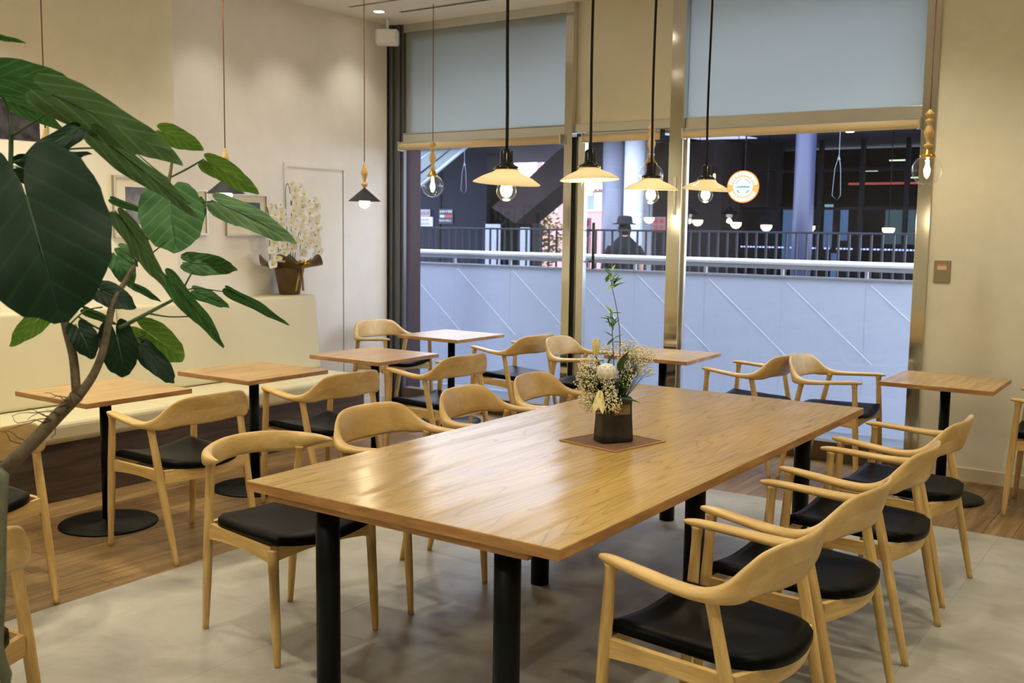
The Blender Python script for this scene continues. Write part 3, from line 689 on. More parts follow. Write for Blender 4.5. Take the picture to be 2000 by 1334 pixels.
# left dark facade
navy = plain('navy_cladding', (26, 36, 58), .45, noise=.05, nscale=.6, **OUT); navyd = plain('dark_cladding', (8, 10, 14), .5, **OUT)
b1 = thing('dark_building', 'dark navy clad building beyond the left window pane', 'building', (-12.5, 16.2, -.1))
MB().box((-5.2, 0, 0), (1.65, .5, 3.3)).build('block', navy, b1)
for k in range(6): MB().box((-4.9+k*1.05, -.02, 0), (-4.86+k*1.05, 0, 3.3)).build('cladding_seam', navyd, b1)
MB().box((1.65, .2, 0), (2.75, .5, 2.55)).build('dark_annex', navyd, b1, .0)
m = MB(); m.add([(1.65, .19, 2.0), (2.75, .19, 2.0), (2.75, .19, 2.4), (2.3, .19, 2.7), (1.65, .19, 2.75), (1.65, .45, 2.0), (2.75, .45, 2.0), (2.75, .45, 2.4), (2.3, .45, 2.7), (1.65, .45, 2.75)],
                [(4, 3, 2, 1, 0), (5, 6, 7, 8, 9), (0, 1, 6, 5), (1, 2, 7, 6), (2, 3, 8, 7), (3, 4, 9, 8), (4, 0, 5, 9)]); m.build('annex_roof', navyd, b1)
# notices on and before the dark facade
def board(name, x0, x1, y, z0, z1, col, label, cat, marks=(), th=.03):
    o = thing(name, label, cat, ((x0+x1)/2, y, (z0+z1)/2)); w, h = (x1-x0)/2, (z1-z0)/2
    MB().box((-w, 0, -h), (w, th, h)).build('panel', plain(name+'_face', col, .5), o)
    for i, (a, b, c, d_, cc) in enumerate(marks):
        MB().box((-w+2*w*a, -.008, -h+2*h*c), (-w+2*w*b, 0, -h+2*h*d_)).build('printed_mark', plain('mark_ink', cc, .5), o)
    return o
def strokes(n, y0, y1, col, a=.06, b=.94, rr=random.Random(5)):
    out = []; w = (b-a)/n
    for i in range(n): out.append((a+i*w, a+i*w+w*rr.uniform(.45, .8), y0+rr.uniform(0, .03), y1-rr.uniform(0, .03), col))
    return out
board('notice_board', -12.79, -12.42, 16.165, 1.63, 1.96, (170, 172, 180), 'small notice with red and blue bands on the dark building', 'sign',
      [(0, 1, .42, .52, (190, 70, 96)), (0, 1, .0, .40, (92, 140, 186))]+strokes(4, .60, .86, (176, 110, 140)))
board('wall_lettering', -12.17, -11.76, 16.175, 1.64, 1.97, (26, 36, 58), 'white and red lettering on the dark building facade', 'sign',
      strokes(6, .74, .92, (206, 210, 226), .1, .95)+[(.1, .4, .42, .60, (216, 220, 232)), (.45, .95, .42, .60, (196, 60, 92))]+strokes(6, .14, .28, (190, 196, 214)), .02)
board('white_notice', -7.36, -6.90, 9.44, 1.565, 1.70, (190, 192, 200), 'white notice plate fixed on top of the bar railing', 'sign', strokes(9, .2, .45, (150, 156, 176))+strokes(9, .6, .85, (150, 156, 176)))
for i, (x0, x1) in enumerate([(-7.80, -7.50), (-7.08, -6.90)]):
    board('site_barrier', x0, x1, 12.0, -.1, 1.62-.05*i, (140, 144, 156), ['pale barrier panel behind the railing, left one', 'pale barrier panel behind the railing near the dark annex'][i], 'barrier')
# sloping brown roof beam
bm_ = MB(); v = [(-9.05, 13.9, 1.95), (-8.5, 13.9, 1.65), (-6.2, 13.9, 3.25), (-6.2, 13.9, 3.75), (-7.6, 13.9, 2.95), (-8.2, 13.9, 2.50)]
v = v+[(x, y+.8, z) for x, y, z in v]
bm_.add(v, [tuple(range(5, -1, -1)), tuple(range(6, 12))]+[(i, (i+1) % 6, (i+1) % 6+6, i+6) for i in range(6)])
tag(bm_.build('sloping_beam', plain('brown_beam_paint', (60, 52, 56), .6, **OUT)), 'brown sloping beam rising to the right behind the nearest milk glass lamp', 'beam')
# pink building in the gap
pk = thing('pink_building', 'pink rendered apartment house between the beam and the grey column', 'building', (-20, 34, -.1))
MB().box((-3.2, 0, 0), (4.8, 6, 3.35)).build('wall', plain('pink_render', (196, 142, 138), .8, **OUT), pk)
m = MB(); m.add([(-3.4, -.3, 3.3), (5.0, -.3, 3.3), (5.0, 6, 3.3), (-3.4, 6, 3.3), (-2.0, -.3, 3.42), (5.0, -.3, 3.42)], [(0, 1, 2, 3), (0, 4, 5, 1)])
MB().box((-3.4, -.35, 3.25), (5.0, 6.2, 3.5)).build('eave', plain('eave_white', (180, 178, 184), .6, **OUT), pk)
MB().box((-1.4, .2, 3.5), (5.0, 6, 6.0)).build('upper_storey', plain('upper_render', (186, 130, 128), .8, **OUT), pk)
wgl = plain('house_window_glass', (110, 130, 150), .15); wfr = plain('house_window_frame', (210, 216, 224), .5, **OUT)
for (x0, x1, z0, z1) in [(-.95, -.25, 2.40, 3.08), (-2.4, -1.9, 2.2, 2.9), (1.15, 2.0, 2.45, 3.08), (3.0, 3.8, 2.45, 3.08), (.9, 1.9, 4.2, 5.2), (-.9, -.1, 4.2, 5.0)]:
    f = MB().box((x0-.06, -.05, z0-.06), (x1+.06, 0.0, z1+.06)).build('window', wfr, pk)
    MB().box((x0, -.06, z0), ((x0+x1)/2-.02, -.04, z1)).build('pane', wgl, f); MB().box(((x0+x1)/2+.02, -.06, z0), (x1, -.04, z1)).build('pane', plain('pale_pane', (186, 208, 214), .2, **OUT), f)
for k in range(3): MB().box((1.0+k*.0, -.5, 4.05+.0), (4.6, -.44, 4.12)).build('balcony_rail', wfr, pk) if k == 0 else None
# tree, lamp post
tr = thing('street_tree', 'small yellow green tree before the pink house', 'tree', (-11.95, 20, -.1))
MB().tube([(0, 0, 0), (.05, 0, .7), (-.05, 0, 1.4)], [.07, .055, .03], 8).build('trunk', M['bark'], tr)
fm = MB(); rt_ = random.Random(11)
for k in range(900):
    a, b_, rr = rt_.uniform(0, 2*PI), rt_.uniform(-1, 1), rt_.random()**.4
    p = Vector((.75*rr*math.cos(a)*math.sqrt(1-b_*b_), .6*rr*math.sin(a)*math.sqrt(1-b_*b_), 1.45+.85*rr*b_))
    dx = Vector((rt_.uniform(-1, 1), rt_.uniform(-1, 1), rt_.uniform(-.6, .6))).normalized()*.07; dy = dx.cross(Vector((rt_.uniform(-1, 1), rt_.uniform(-1, 1), 1))).normalized()*.04
    fm.add([p-dx, p+dy, p+dx, p-dy], [(0, 1, 2, 3)], None, 0 if rt_.random() < .7 else 1)
tag(fm.build('foliage', [plain('tree_leaf', (112, 120, 62), .7, **OUT), plain('tree_leaf_warm', (150, 122, 80), .7, **OUT)], tr), kind='stuff')
lp = thing('lamp_post', 'slim pale lamp post in front of the small tree', 'lamp post', (-10.74, 18, -.1))
MB().tube([(0, 0, 0), (0, 0, 2.45)], .055, 12).build('post', plain('post_grey', (130, 134, 148), .5, **OUT), lp)
MB().box((-.25, -.06, 2.42), (.12, .06, 2.5)).build('head', plain('post_head', (196, 200, 216), .5, **OUT), lp, .01)
# round columns
for x, y, r_, col, lab in [(-5.88, 13, .19, (104, 108, 124), 'round grey column left of the pale white one outside'), (-5.50, 13, .165, (186, 190, 204), 'bright white round column outside behind the third milk lamp'),
                           (-2.29, 12, .14, (46, 50, 78), 'slim violet grey column before the dark glazed shopfront')]:
    o = thing('round_column', lab, 'column', (x, y, -.1)); MB().lathe([(r_, 0), (r_, 3.30)], n=28).build('shaft', plain('column_paint', col, .45), o)
    MB().lathe([(r_+.03, 0), (r_+.03, .08), (r_, .09)], n=28).build('base_ring', plain('column_base', col, .5), o)
lp2 = MB(); lp2.box((-5.93, 14, -.1), (-5.68, 14.05, 3.2)); tag(lp2.build('lattice_screen', plain('lattice', (150, 152, 160), .6, **OUT)), 'narrow pale screen panel just right of the white column', 'screen')
# brown wall and dark shopfront on the right
rb_ = thing('dark_shopfront', 'dark glazed shopfront filling the right window pane view', 'building', (-3.8, 16, -.1))
MB().box((-2.5, -.9, 0), (-1.05, 3, 3.26)).build('brown_wall', plain('brown_wall', (44, 40, 46), .6, **OUT), rb_)
MB().box((-1.05, 2.0, 0), (4.5, 2.2, 3.26)).build('back_wall', plain('shop_interior', (10, 15, 26), .7, **OUT), rb_)
MB().box((-1.05, -.3, -.02), (4.5, 2.0, .02)).build('shop_floor', plain('shop_floor', (20, 22, 28), .4, **OUT), rb_)
fr_m = plain('shopfront_frame', (12, 18, 32), .4, **OUT)
for x in (-1.05, -.32, .42, 1.15, 1.9, 2.7, 3.5): MB().box((x-.035, -.05, 0), (x+.035, .05, 3.26)).build('mullion', fr_m, rb_)
for z in (.12, 2.05, 2.72): MB().box((-1.05, -.04, z), (4.5, .04, z+.05)).build('rail', fr_m, rb_)
for i, x in enumerate((-1.05, -.32, .42, 1.15, 1.9, 2.7)):
    MB().box((x+.035, -.005, .17), ([-.32, .42, 1.15, 1.9, 2.7, 3.5][i]-.035, .005, 2.05)).build('pane', glassy('shop_glass', (.55, .60, .75), .008, .4), rb_)
lit = plain('lit_interior_panel', (150, 190, 205), .5, emit=(.45, .68, .80), estr=.35); litg = plain('lit_green_panel', (120, 150, 120), .5, emit=(.42, .55, .42), estr=.22); litb = plain('lit_strip', (160, 170, 255), .5, emit=(.50, .55, 1.0), estr=1.2)
for (x0, x1, z0, z1, mm) in [(-.95, -.66, .9, 2.1, lit), (-.50, -.34, 1.2, 2.15, lit), (-.12, .04, 1.35, 2.2, lit), (.2, .34, 1.5, 2.15, lit), (1.05, 1.6, 1.45, 2.12, litg), (1.72, 1.85, 1.5, 1.75, lit), (1.95, 2.03, 1.2, 2.05, lit), (2.75, 3.4, 1.5, 2.0, litg), (.05, .2, .7, 1.25, lit)]:
    MB().box((x0, 1.96, z0), (x1, 2.0, z1)).build('lit_panel', mm, rb_)
MB().box((.4, 1.7, 2.56), (2.2, 1.73, 2.60)).build('red_strip', plain('red_strip', (170, 60, 60), .5, emit=(.8, .15, .12), estr=.35), rb_)
k = -1.0
while k < 4.0:
    w = .035; MB().box((k, -.07, 1.36), (k+w, -.05, 1.385)).build('led_segment', litb, rb_); k += .06 if random.random() < .8 else .16
for (x, z) in [(1.35, 2.98), (.82, 2.80), (1.75, 2.66)]: MB().box((x-.16, 1.5, z), (x+.16, 1.56, z+.02)).build('tube_light', plain('tube_light_glow', (220, 230, 200), .5, emit=(.75, .85, .62), estr=1.2), rb_)
struct(MB().box((-6.4, 12.4, 3.5), (6, 19, 8.4)).build('outdoor_upper_storeys', plain('upper_storey_paint', (60, 66, 82), .6, **OUT)))
# soffit over the shops, with its lights
sf = struct(MB().box((-14.5, 12.4, 3.20), (6, 19.5, 3.5)).build('outdoor_soffit', plain('soffit_paint', (48, 54, 74), .6, **OUT)))
m = plain('soffit_downlight_glow', (255, 220, 190), .5, emit=(1, .8, .62), estr=6)
for x, y, wh in [(-2.6, 15.0, 'right of the violet column'), (-1.45, 14.9, 'left of two near the right window edge'), (-.95, 15.2, 'nearest the right window edge'), (-11.6, 14.8, 'above the glass canopy'), (-6.6, 15.2, 'above the white column'), (-4.2, 14.2, 'behind the skylight patch')]:
    tag(MB().lathe([(.07, -.004), (.001, -.006)], (x, y, 3.20), 16).build('soffit_light', m), 'warm round soffit light outside, ' + wh, 'downlight', 'warm round lights in the outdoor soffit')
sk = MB(); sk.add([(-5.55, 13.6, 3.19), (-4.55, 13.9, 3.19), (-4.35, 15.4, 3.19), (-5.35, 15.2, 3.19), (-5.55, 13.6, 3.199), (-4.55, 13.9, 3.199), (-4.35, 15.4, 3.199), (-5.35, 15.2, 3.199)], [(3, 2, 1, 0), (4, 5, 6, 7), (0, 1, 5, 4), (1, 2, 6, 5), (2, 3, 7, 6), (3, 0, 4, 7)])
tag(sk.build('soffit_skylight', plain('skylight_glow', (210, 220, 250), .5, emit=(.72, .78, 1.0), estr=.8)), 'slanted pale skylight patch in the outdoor ceiling above the round sign', 'skylight')
# slanted glass canopy at the upper left
gc = thing('glass_canopy', 'slanted white framed glass canopy outside the left window pane', 'canopy', (-8.85, 12, 2.5))
cw = plain('canopy_white', (160, 174, 184), .4, **OUT); 
def slant(p0, p1, w, nm, mm):
    m_ = MB(); m_.tube([p0, p1], w, 6); m_.build(nm, mm, gc)
slant((-.75, 0, -.45), (.75, .2, .62), .03, 'edge_beam', cw); slant((-.75, 0, .05), (.3, .2, .72), .018, 'rib', cw); slant((-.75, 0, -.2), (.55, .2, .66), .012, 'rib', navyd)
m_ = MB(); m_.add([(-.75, .02, -.45), (.72, .2, .60), (.3, .2, .74), (-.75, .02, .70), (-.75, .05, -.45), (.72, .23, .60), (.3, .23, .74), (-.75, .05, .70)], [(3, 2, 1, 0), (4, 5, 6, 7), (0, 1, 5, 4), (1, 2, 6, 5), (2, 3, 7, 6), (3, 0, 4, 7)])
m_.build('glass_sheet', translucent('canopy_glass', (140, 154, 164), .5), gc)
m_ = MB(); m_.add([(-.6, -.1, .50), (.1, .0, .62), (1.45, .1, .50), (1.45, .1, .47), (-.6, -.1, .42), (-.6, .0, .50), (.1, .1, .62), (1.45, .2, .50), (1.45, .2, .47), (-.6, .0, .42)], [(4, 3, 2, 1, 0), (5, 6, 7, 8, 9)]+[(i, (i+1) % 5, (i+1) % 5+5, i+5) for i in range(5)]); m_.build('fin', cw, gc)
for hx in (-.6, .2): MB().tube([(hx, .2, .6), (hx, .5, .82)], .015, 8).build('hanger', cw, gc)
# hanging half-dome lamps of the facing cafe
for i, (x, z) in enumerate([(-5.46, 1.735), (-4.57, 1.70), (-3.90, 1.665), (-3.39, 1.628), (-2.70, 1.619), (-1.51, 1.60)]):
    o = thing('dome_lamp', '%s of the six warm half-dome lamps hanging in a row outside' % ['leftmost', 'second from the left', 'third from the left', 'third from the right', 'second from the right', 'rightmost'][i], 'lamp', (x, 13.5, z), 0, 'row of half-dome lamps outside')
    MB().lathe([(.001, -.075), (.05, -.062), (.085, -.02), (.09, .02), (.088, .03), (.001, .032)], n=20).build('glowing_dome', plain('dome_glow', (255, 215, 180), .4, emit=(1.0, .70, .50), estr=1.5), o)
    MB().tube([(0, 0, .03), (0, 0, 3.20-z)], .006, 6).build('rod', fr_m, o)
# round sign: orange ring with white lettering, pale emblem in the middle
rs = thing('round_shop_sign', 'glowing round shop sign with orange ring and pale green emblem', 'sign', (-3.60, 13.0, 2.24), math.radians(8))
def disc(r0, r1, y, mm, nm, z=0):
    m_ = MB(); n = 48; R0 = [(r0*math.cos(2*PI*k/n), y, z+r0*math.sin(2*PI*k/n)) for k in range(n)]; R1 = [(r1*math.cos(2*PI*k/n), y, z+r1*math.sin(2*PI*k/n)) for k in range(n)]
    R2 = [(a, y+.02, c) for a, _, c in R1]
    m_.loft([R0, R1, R2], False, smooth=False); return m_.build(nm, mm, rs)
MB().tube([(0, .02, 0), (0, .09, 0)], .243, 40).build('sign_body', fr_m, rs)
orange = plain('sign_orange_glow', (236, 120, 40), .4, emit=(.90, .30, .04), estr=.55); swh = plain('sign_white_glow', (250, 240, 245), .4, emit=(1, .92, .95), estr=.75)
sgn = plain('sign_green_line', (60, 110, 70), .5, **OUT); spale = plain('sign_pale_glow', (190, 210, 235), .4, emit=(.50, .60, .82), estr=.35)
disc(.15, .245, 0, orange, 'ring'); disc(.001, .15, -.002, spale, 'disc')
rr = random.Random(4)
for k in range(22):
    if k in (0, 11, 12, 21): continue
    a = 2*PI*k/22; ca, sa = math.cos(a), math.sin(a); m_ = MB()
    for (u0, u1, v0, v1) in [(-.024, -.014, -.026, .026), (-.024, .022, .016, .026), (.012, .022, -.026, .026), (-.024, .022, -.006, .004)][:rr.choice([3, 4])]:
        q = [(.197+v, u) for u, v in ((u0, v0), (u1, v0), (u1, v1), (u0, v1))]
        m_.add([(r_*ca-u*sa, -.006, r_*sa+u*ca) for r_, u in q]+[(r_*ca-u*sa, -.001, r_*sa+u*ca) for r_, u in q], [(3, 2, 1, 0), (4, 5, 6, 7), (0, 1, 5, 4), (1, 2, 6, 5), (2, 3, 7, 6), (3, 0, 4, 7)])
    m_.build('letter', swh, rs)
def arcshape(r_, a0, a1, w, nm, mm, y=-.006):
    m_ = MB(); n = 16; m_.tube([(r_*math.cos(a0+(a1-a0)*k/n), y, r_*math.sin(a0+(a1-a0)*k/n)) for k in range(n+1)], w, 6); m_.build(nm, mm, rs)
m_ = MB(); n = 24; m_.add([(.095*math.cos(PI*k/n), -.005, .0+.11*math.sin(PI*k/n)) for k in range(n+1)], [tuple(range(n+1))]); m_.build('dome_emblem', swh, rs)
arcshape(.118, .35, PI-.35, .006, 'emblem_line', sgn); m_ = MB(); m_.add([(-.13, -.008, -.012), (.13, -.008, -.012), (.1, -.008, .004), (.0, -.008, .014), (-.1, -.008, .004)], [(0, 1, 2, 3, 4)]); m_.build('brim', sgn, rs)
arcshape(.105, PI+.5, PI+1.1, .009, 'emblem_line', sgn); arcshape(.105, -1.1, -.5, .009, 'emblem_line', sgn)
MB().box((-.01, .09, -.0), (.01, .11, .96)).build('sign_hanger', fr_m, rs)
# posters and notices outside on the right
board('white_poster', -5.30, -4.87, 15.90, 1.67, 1.96, (150, 146, 146), 'blank grey white poster below the round sign', 'poster')
board('red_notice', -6.31, -5.93, 15.07, 1.52, 1.80, (150, 130, 134), 'notice with red round characters right of the white column', 'sign',
      [(.08+.31*i, .28+.31*i, .58, .86, (200, 60, 70)) for i in range(3)]+[(.08+.31*i, .28+.31*i, .16, .44, (200, 60, 70)) for i in range(3)])
board('red_notice', -7.97, -7.72, 15.4, 1.40, 1.78, (180, 160, 164), 'notice with red characters low on the pink house gap', 'sign', [(.08+.46*i, .42+.46*i, .56, .9, (206, 60, 70)) for i in range(2)]+[(.08+.46*i, .42+.46*i, .1, .44, (206, 60, 70)) for i in range(2)])
for q in [bpy.data.objects['red_notice.001']]:
    for s in (-1, 1): MB().tube([(s*.1, .04, -1.68), (s*.1, .04, .1)], .012, 8).build('post', fr_m, q)
# hanging pull cords seen above the blinds' lower line (outside fittings)
for x, y, z0, z1, lab in [(-4.9, 7.6, 1.95, 2.45, 'thin pale wire loop hanging outside left of the nearest milk lamp'), (-.45, 7.6, 1.85, 2.40, 'thin pale wire loop hanging outside before the violet column')]:
    o = thing('hanging_wire', lab, 'wire', (x, y, 0)); wm = plain('pale_wire', (120, 124, 136), .5, **OUT)
    MB().tube([(0, 0, 3.32), (0, 0, z1-.12), (-.035, 0, z1-.25), (-.05, 0, z0+.05), (0, 0, z0), (.03, 0, z0+.05), (.02, 0, z1-.25), (0, 0, z1-.12)], .003, 6).build('loop', wm, o)
    MB().sphere((0, 0, z1-.16), .014, 10, 6).build('weight', wm, o)
MB().box((-5.2, 7.5, 3.32), (-.1, 7.7, 3.38)).build('wire_beam', dk); tag(bpy.data.objects['wire_beam'], 'dark overhead beam carrying the hanging wires outside', 'beam')

# ------------------------------------------------------------------ person outside, back view, hat and long dark coat
def skin_body(name, pts, edges, rad, mat, parent, root=0, sub=2):
    me = bpy.data.meshes.new(name); me.from_pydata(pts, edges, []); me.materials.append(mat)
    o = bpy.data.objects.new(name, me); C.objects.link(o); o.parent = parent
    o.modifiers.new('skin', 'SKIN').use_smooth_shade = True
    if not me.skin_vertices: 
        bm2 = bmesh.new(); bm2.from_mesh(me); bm2.verts.layers.skin.verify(); bm2.to_mesh(me); bm2.free()
    sv = me.skin_vertices[0].data
    for i, r_ in enumerate(rad): sv[i].radius = (r_ if isinstance(r_, tuple) else (r_, r_)); sv[i].use_root = (i == root)
    s_ = o.modifiers.new('sub', 'SUBSURF'); s_.levels = sub; s_.render_levels = sub
    return o
pr = thing('person', 'person in a brimmed hat and long dark coat walking behind the bar railing', 'person', (-4.16, 10.25, -.1), math.radians(35))
P = [(0, 0, .92), (0, 0, 1.10), (0, 0, 1.30), (0, 0, 1.44), (0, .0, 1.53), (0, .01, 1.62), (0, .02, 1.72),
     (-.17, 0, 1.42), (-.23, .02, 1.16), (-.24, .10, .94), (-.24, .14, .87), (.17, 0, 1.42), (.23, -.02, 1.16), (.24, .04, .92), (.24, .07, .85),
     (-.09, 0, .86), (-.10, .05, .48), (-.10, -.02, .09), (-.10, .12, .04), (.09, 0, .86), (.10, -.03, .48), (.10, -.14, .10), (.10, -.02, .04)]
E_ = [(0, 1), (1, 2), (2, 3), (3, 4), (4, 5), (5, 6), (3, 7), (7, 8), (8, 9), (9, 10), (3, 11), (11, 12), (12, 13), (13, 14), (0, 15), (15, 16), (16, 17), (17, 18), (0, 19), (19, 20), (20, 21), (21, 22)]
R_ = [(.15, .11), (.14, .10), (.15, .10), (.10, .08), .055, (.075, .09), (.07, .085), .06, .048, .036, .03, .06, .048, .036, .03, .085, .062, .042, .04, .085, .062, .042, .04]
skin_body('body', P, E_, R_, plain('skin_tone', (176, 140, 120), .6, **OUT), pr)
m = MB(); m.lathe([(.27, .45), (.25, .70), (.215, .95), (.20, 1.15), (.235, 1.34), (.215, 1.42), (.15, 1.49), (.085, 1.55), (.07, 1.58)], n=28)
for i, (x, y, z) in enumerate(m.v): m.v[i] = (x, y*.72, z)
m.build('coat', plain('dark_coat', (20, 24, 32), .8, **OUT), pr)
for s in (-1, 1): MB().tube([(s*.16, 0, 1.40), (s*.225, .01, 1.30), (s*.255, .02, 1.12), (s*.262, .10, .95)], [.075, .07, .062, .055], 14).build('sleeve', plain('coat_sleeve', (20, 24, 32), .8, **OUT), pr)
m = MB(); m.lathe([(.165, 1.725), (.17, 1.735), (.11, 1.745), (.102, 1.80), (.09, 1.835), (.04, 1.845), (.001, 1.845)], (0, .015, 0), 28); MB().sphere((0, .0, 1.655), .092, 16, 10, sz=1.15).build('hair', plain('dark_hair', (30, 28, 30), .7, **OUT), pr)
m.build('hat', plain('dark_hat', (30, 32, 38), .8, **OUT), pr)
for s in (-1, 1): MB().box((s*.10-.045, -.10 if s > 0 else -.03, 0), (s*.10+.045, .14 if s > 0 else .22, .07)).build('shoe', fr_m, pr, .02)

# ------------------------------------------------------------------ fig plant in the left foreground
BRANCH=[
[[0.25,-1.2,0.669,0.0195],[0.303,-1.141,0.841,0.0183],[0.354,-1.095,0.916,0.0178],[0.406,-1.051,0.985,0.0166],[0.439,-0.995,1.047,0.0156],[0.47,-0.94,1.115,0.0151],[0.491,-0.908,1.153,0.014]],
[[0.489,-0.91,1.149,0.0105],[0.476,-0.907,1.237,0.0099],[0.459,-0.911,1.301,0.0094],[0.455,-0.919,1.354,0.0082]],
[[0.491,-0.909,1.149,0.0111],[0.506,-0.88,1.195,0.01],[0.512,-0.857,1.247,0.0089],[0.509,-0.839,1.305,0.0089],[0.498,-0.814,1.362,0.0078],[0.478,-0.76,1.42,0.0061],[0.457,-0.704,1.486,0.0056],[0.471,-0.657,1.579,0.0044],[0.448,-0.615,1.653,0.0045],[0.417,-0.578,1.722,0.0026]],
[[0.513,-0.813,1.301,0.0054],[0.491,-0.7,1.337,0.0044],[0.458,-0.597,1.366,0.0039],[0.45,-0.574,1.392,0.0026],[0.438,-0.542,1.425,0.002]],
[[0.498,-0.721,1.33,0.0025],[0.523,-0.681,1.321,0.0019],[0.607,-0.683,1.327,0.0018]],
[[0.455,-0.919,1.354,0.0058],[0.41,-0.959,1.469,0.0058],[0.385,-0.986,1.583,0.0057],[0.372,-0.975,1.731,0.0052],[0.362,-0.973,1.794,0.0029],[0.388,-1.01,1.838,0.0022]],
[[0.373,-0.973,1.736,0.0029],[0.459,-0.971,1.763,0.0022],[0.54,-0.973,1.786,0.0022]],
[[0.378,-0.978,1.677,0.0029],[0.42,-0.947,1.691,0.0029],[0.475,-0.906,1.708,0.0023],[0.532,-0.867,1.712,0.0023]],
[[0.447,-0.615,1.656,0.0025],[0.379,-0.609,1.686,0.0019],[0.299,-0.598,1.724,0.002]],
[[0.452,-0.61,1.662,0.0025],[0.449,-0.561,1.684,0.0026],[0.441,-0.502,1.712,0.002]],
[[0.481,-0.649,1.592,0.0025],[0.518,-0.647,1.597,0.0019],[0.537,-0.609,1.598,0.0019],[0.524,-0.544,1.603,0.0019]],
[[0.458,-0.597,1.366,0.0019],[0.468,-0.563,1.383,0.002],[0.487,-0.478,1.371,0.0013]],
[[0.503,-0.82,1.291,0.003],[0.489,-0.853,1.304,0.0024],[0.468,-0.888,1.332,0.0024]],
[[0.51,-0.817,1.285,0.0018],[0.493,-0.769,1.272,0.0018],[0.479,-0.717,1.276,0.0019]],
[[0.468,-0.727,1.443,0.0025],[0.478,-0.742,1.462,0.0018],[0.458,-0.765,1.482,0.0018]],
[[0.469,-0.724,1.455,0.0025],[0.515,-0.714,1.478,0.0018],[0.555,-0.707,1.506,0.0018]],
[[0.455,-0.919,1.348,0.0029],[0.513,-0.976,1.45,0.0022],[0.61,-1.075,1.58,0.0021]],
[[0.458,-0.91,1.306,0.0023],[0.462,-0.866,1.342,0.0018],[0.478,-0.83,1.35,0.0018]],
]
LEAVES=[
[[0.65,-1.106,1.595],[0.788,-1.127,1.361],[0.705,-0.535,0.466],0.256],
[[0.373,-1.08,1.85],[0.521,-0.916,1.862],[-0.634,0.526,0.567],0.084],
[[0.581,-1.003,1.811],[0.706,-0.749,1.693],[-0.642,0.558,0.525],0.102],
[[0.603,-0.935,1.745],[0.612,-0.647,1.567],[-0.648,0.414,0.64],0.057],
[[0.593,-0.942,1.747],[0.582,-1.082,1.671],[0.779,-0.342,0.526],0.048],
[[0.146,-0.87,1.856],[0.229,-0.815,1.84],[-0.42,0.77,0.48],0.033],
[[0.258,-0.918,1.828],[0.282,-0.786,1.776],[-0.717,0.367,0.593],0.046],
[[0.287,-0.919,1.674],[0.34,-0.824,1.652],[-0.71,0.513,0.483],0.076],
[[0.306,-0.989,1.963],[0.339,-0.907,1.954],[-0.728,0.347,0.591],0.016],
[[0.378,-0.597,1.783],[0.4,-0.465,1.744],[-0.724,0.308,0.617],0.062],
[[0.274,-0.613,1.74],[0.285,-0.544,1.739],[-0.841,0.144,0.521],0.037],
[[0.439,-0.503,1.714],[0.492,-0.355,1.632],[-0.635,0.535,0.557],0.066],
[[0.505,-0.532,1.608],[0.699,-0.412,1.508],[0.628,-0.593,0.504],0.073],
[[0.505,-0.657,1.594],[0.569,-0.689,1.479],[0.646,-0.561,0.517],0.138],
[[0.478,-0.559,1.553],[0.465,-0.534,1.621],[0.414,-0.828,0.379],0.047],
[[0.403,-0.601,1.624],[0.34,-0.624,1.59],[-0.545,0.557,0.627],0.041],
[[0.428,-0.77,1.603],[0.466,-0.687,1.571],[-0.707,0.511,0.489],0.021],
[[0.664,-0.916,1.573],[0.691,-0.798,1.4],[-0.56,0.724,0.404],0.05],
[[0.63,-0.775,1.437],[0.687,-0.638,1.254],[-0.569,0.733,0.372],0.048],
[[0.415,-0.555,1.448],[0.5,-0.437,1.435],[0.737,-0.479,0.476],0.067],
[[0.439,-0.547,1.377],[0.492,-0.456,1.333],[0.861,-0.293,0.415],0.04],
[[0.468,-0.466,1.381],[0.548,-0.302,1.279],[-0.665,0.601,0.444],0.031],
[[0.408,-0.737,1.488],[0.451,-0.711,1.462],[0.655,-0.501,0.566],0.038],
[[0.445,-0.774,1.477],[0.492,-0.754,1.393],[0.875,-0.232,0.424],0.063],
[[0.458,-0.837,1.395],[0.544,-0.784,1.351],[0.621,-0.51,0.595],0.064],
[[0.443,-0.725,1.397],[0.464,-0.655,1.355],[-0.72,0.504,0.476],0.021],
[[0.284,-0.843,1.338],[0.206,-0.909,1.247],[-0.821,0.363,0.44],0.061],
[[0.475,-0.898,1.316],[0.517,-0.879,1.235],[0.888,-0.167,0.429],0.068],
[[0.438,-0.858,1.346],[0.468,-0.782,1.306],[-0.752,0.507,0.42],0.024],
[[0.51,-0.817,1.282],[0.536,-0.812,1.187],[0.958,-0.135,0.252],0.086],
[[0.479,-0.715,1.284],[0.522,-0.635,1.212],[-0.655,0.665,0.359],0.079],
[[0.477,-0.722,1.247],[0.548,-0.685,1.161],[0.796,-0.29,0.532],0.056],
[[0.462,-1.101,1.691],[0.576,-1.095,1.603],[0.592,-0.319,0.74],0.083],
[[0.411,-0.954,1.684],[0.441,-0.807,1.716],[0.849,-0.27,0.454],0.029],
]
TRUNK2=[[0.798,-1.256,1.078,0.0085],[0.82,-1.277,0.99,0.0094],[0.845,-1.298,0.885,0.0102],[0.858,-1.315,0.788,0.0111],[0.869,-1.324,0.66,0.0129]]
TWIGS=[[0.518,-0.929,1.138],[0.489,-0.951,1.116],[0.439,-0.995,1.047],[0.508,-0.935,1.143],[0.473,-0.964,1.102]]

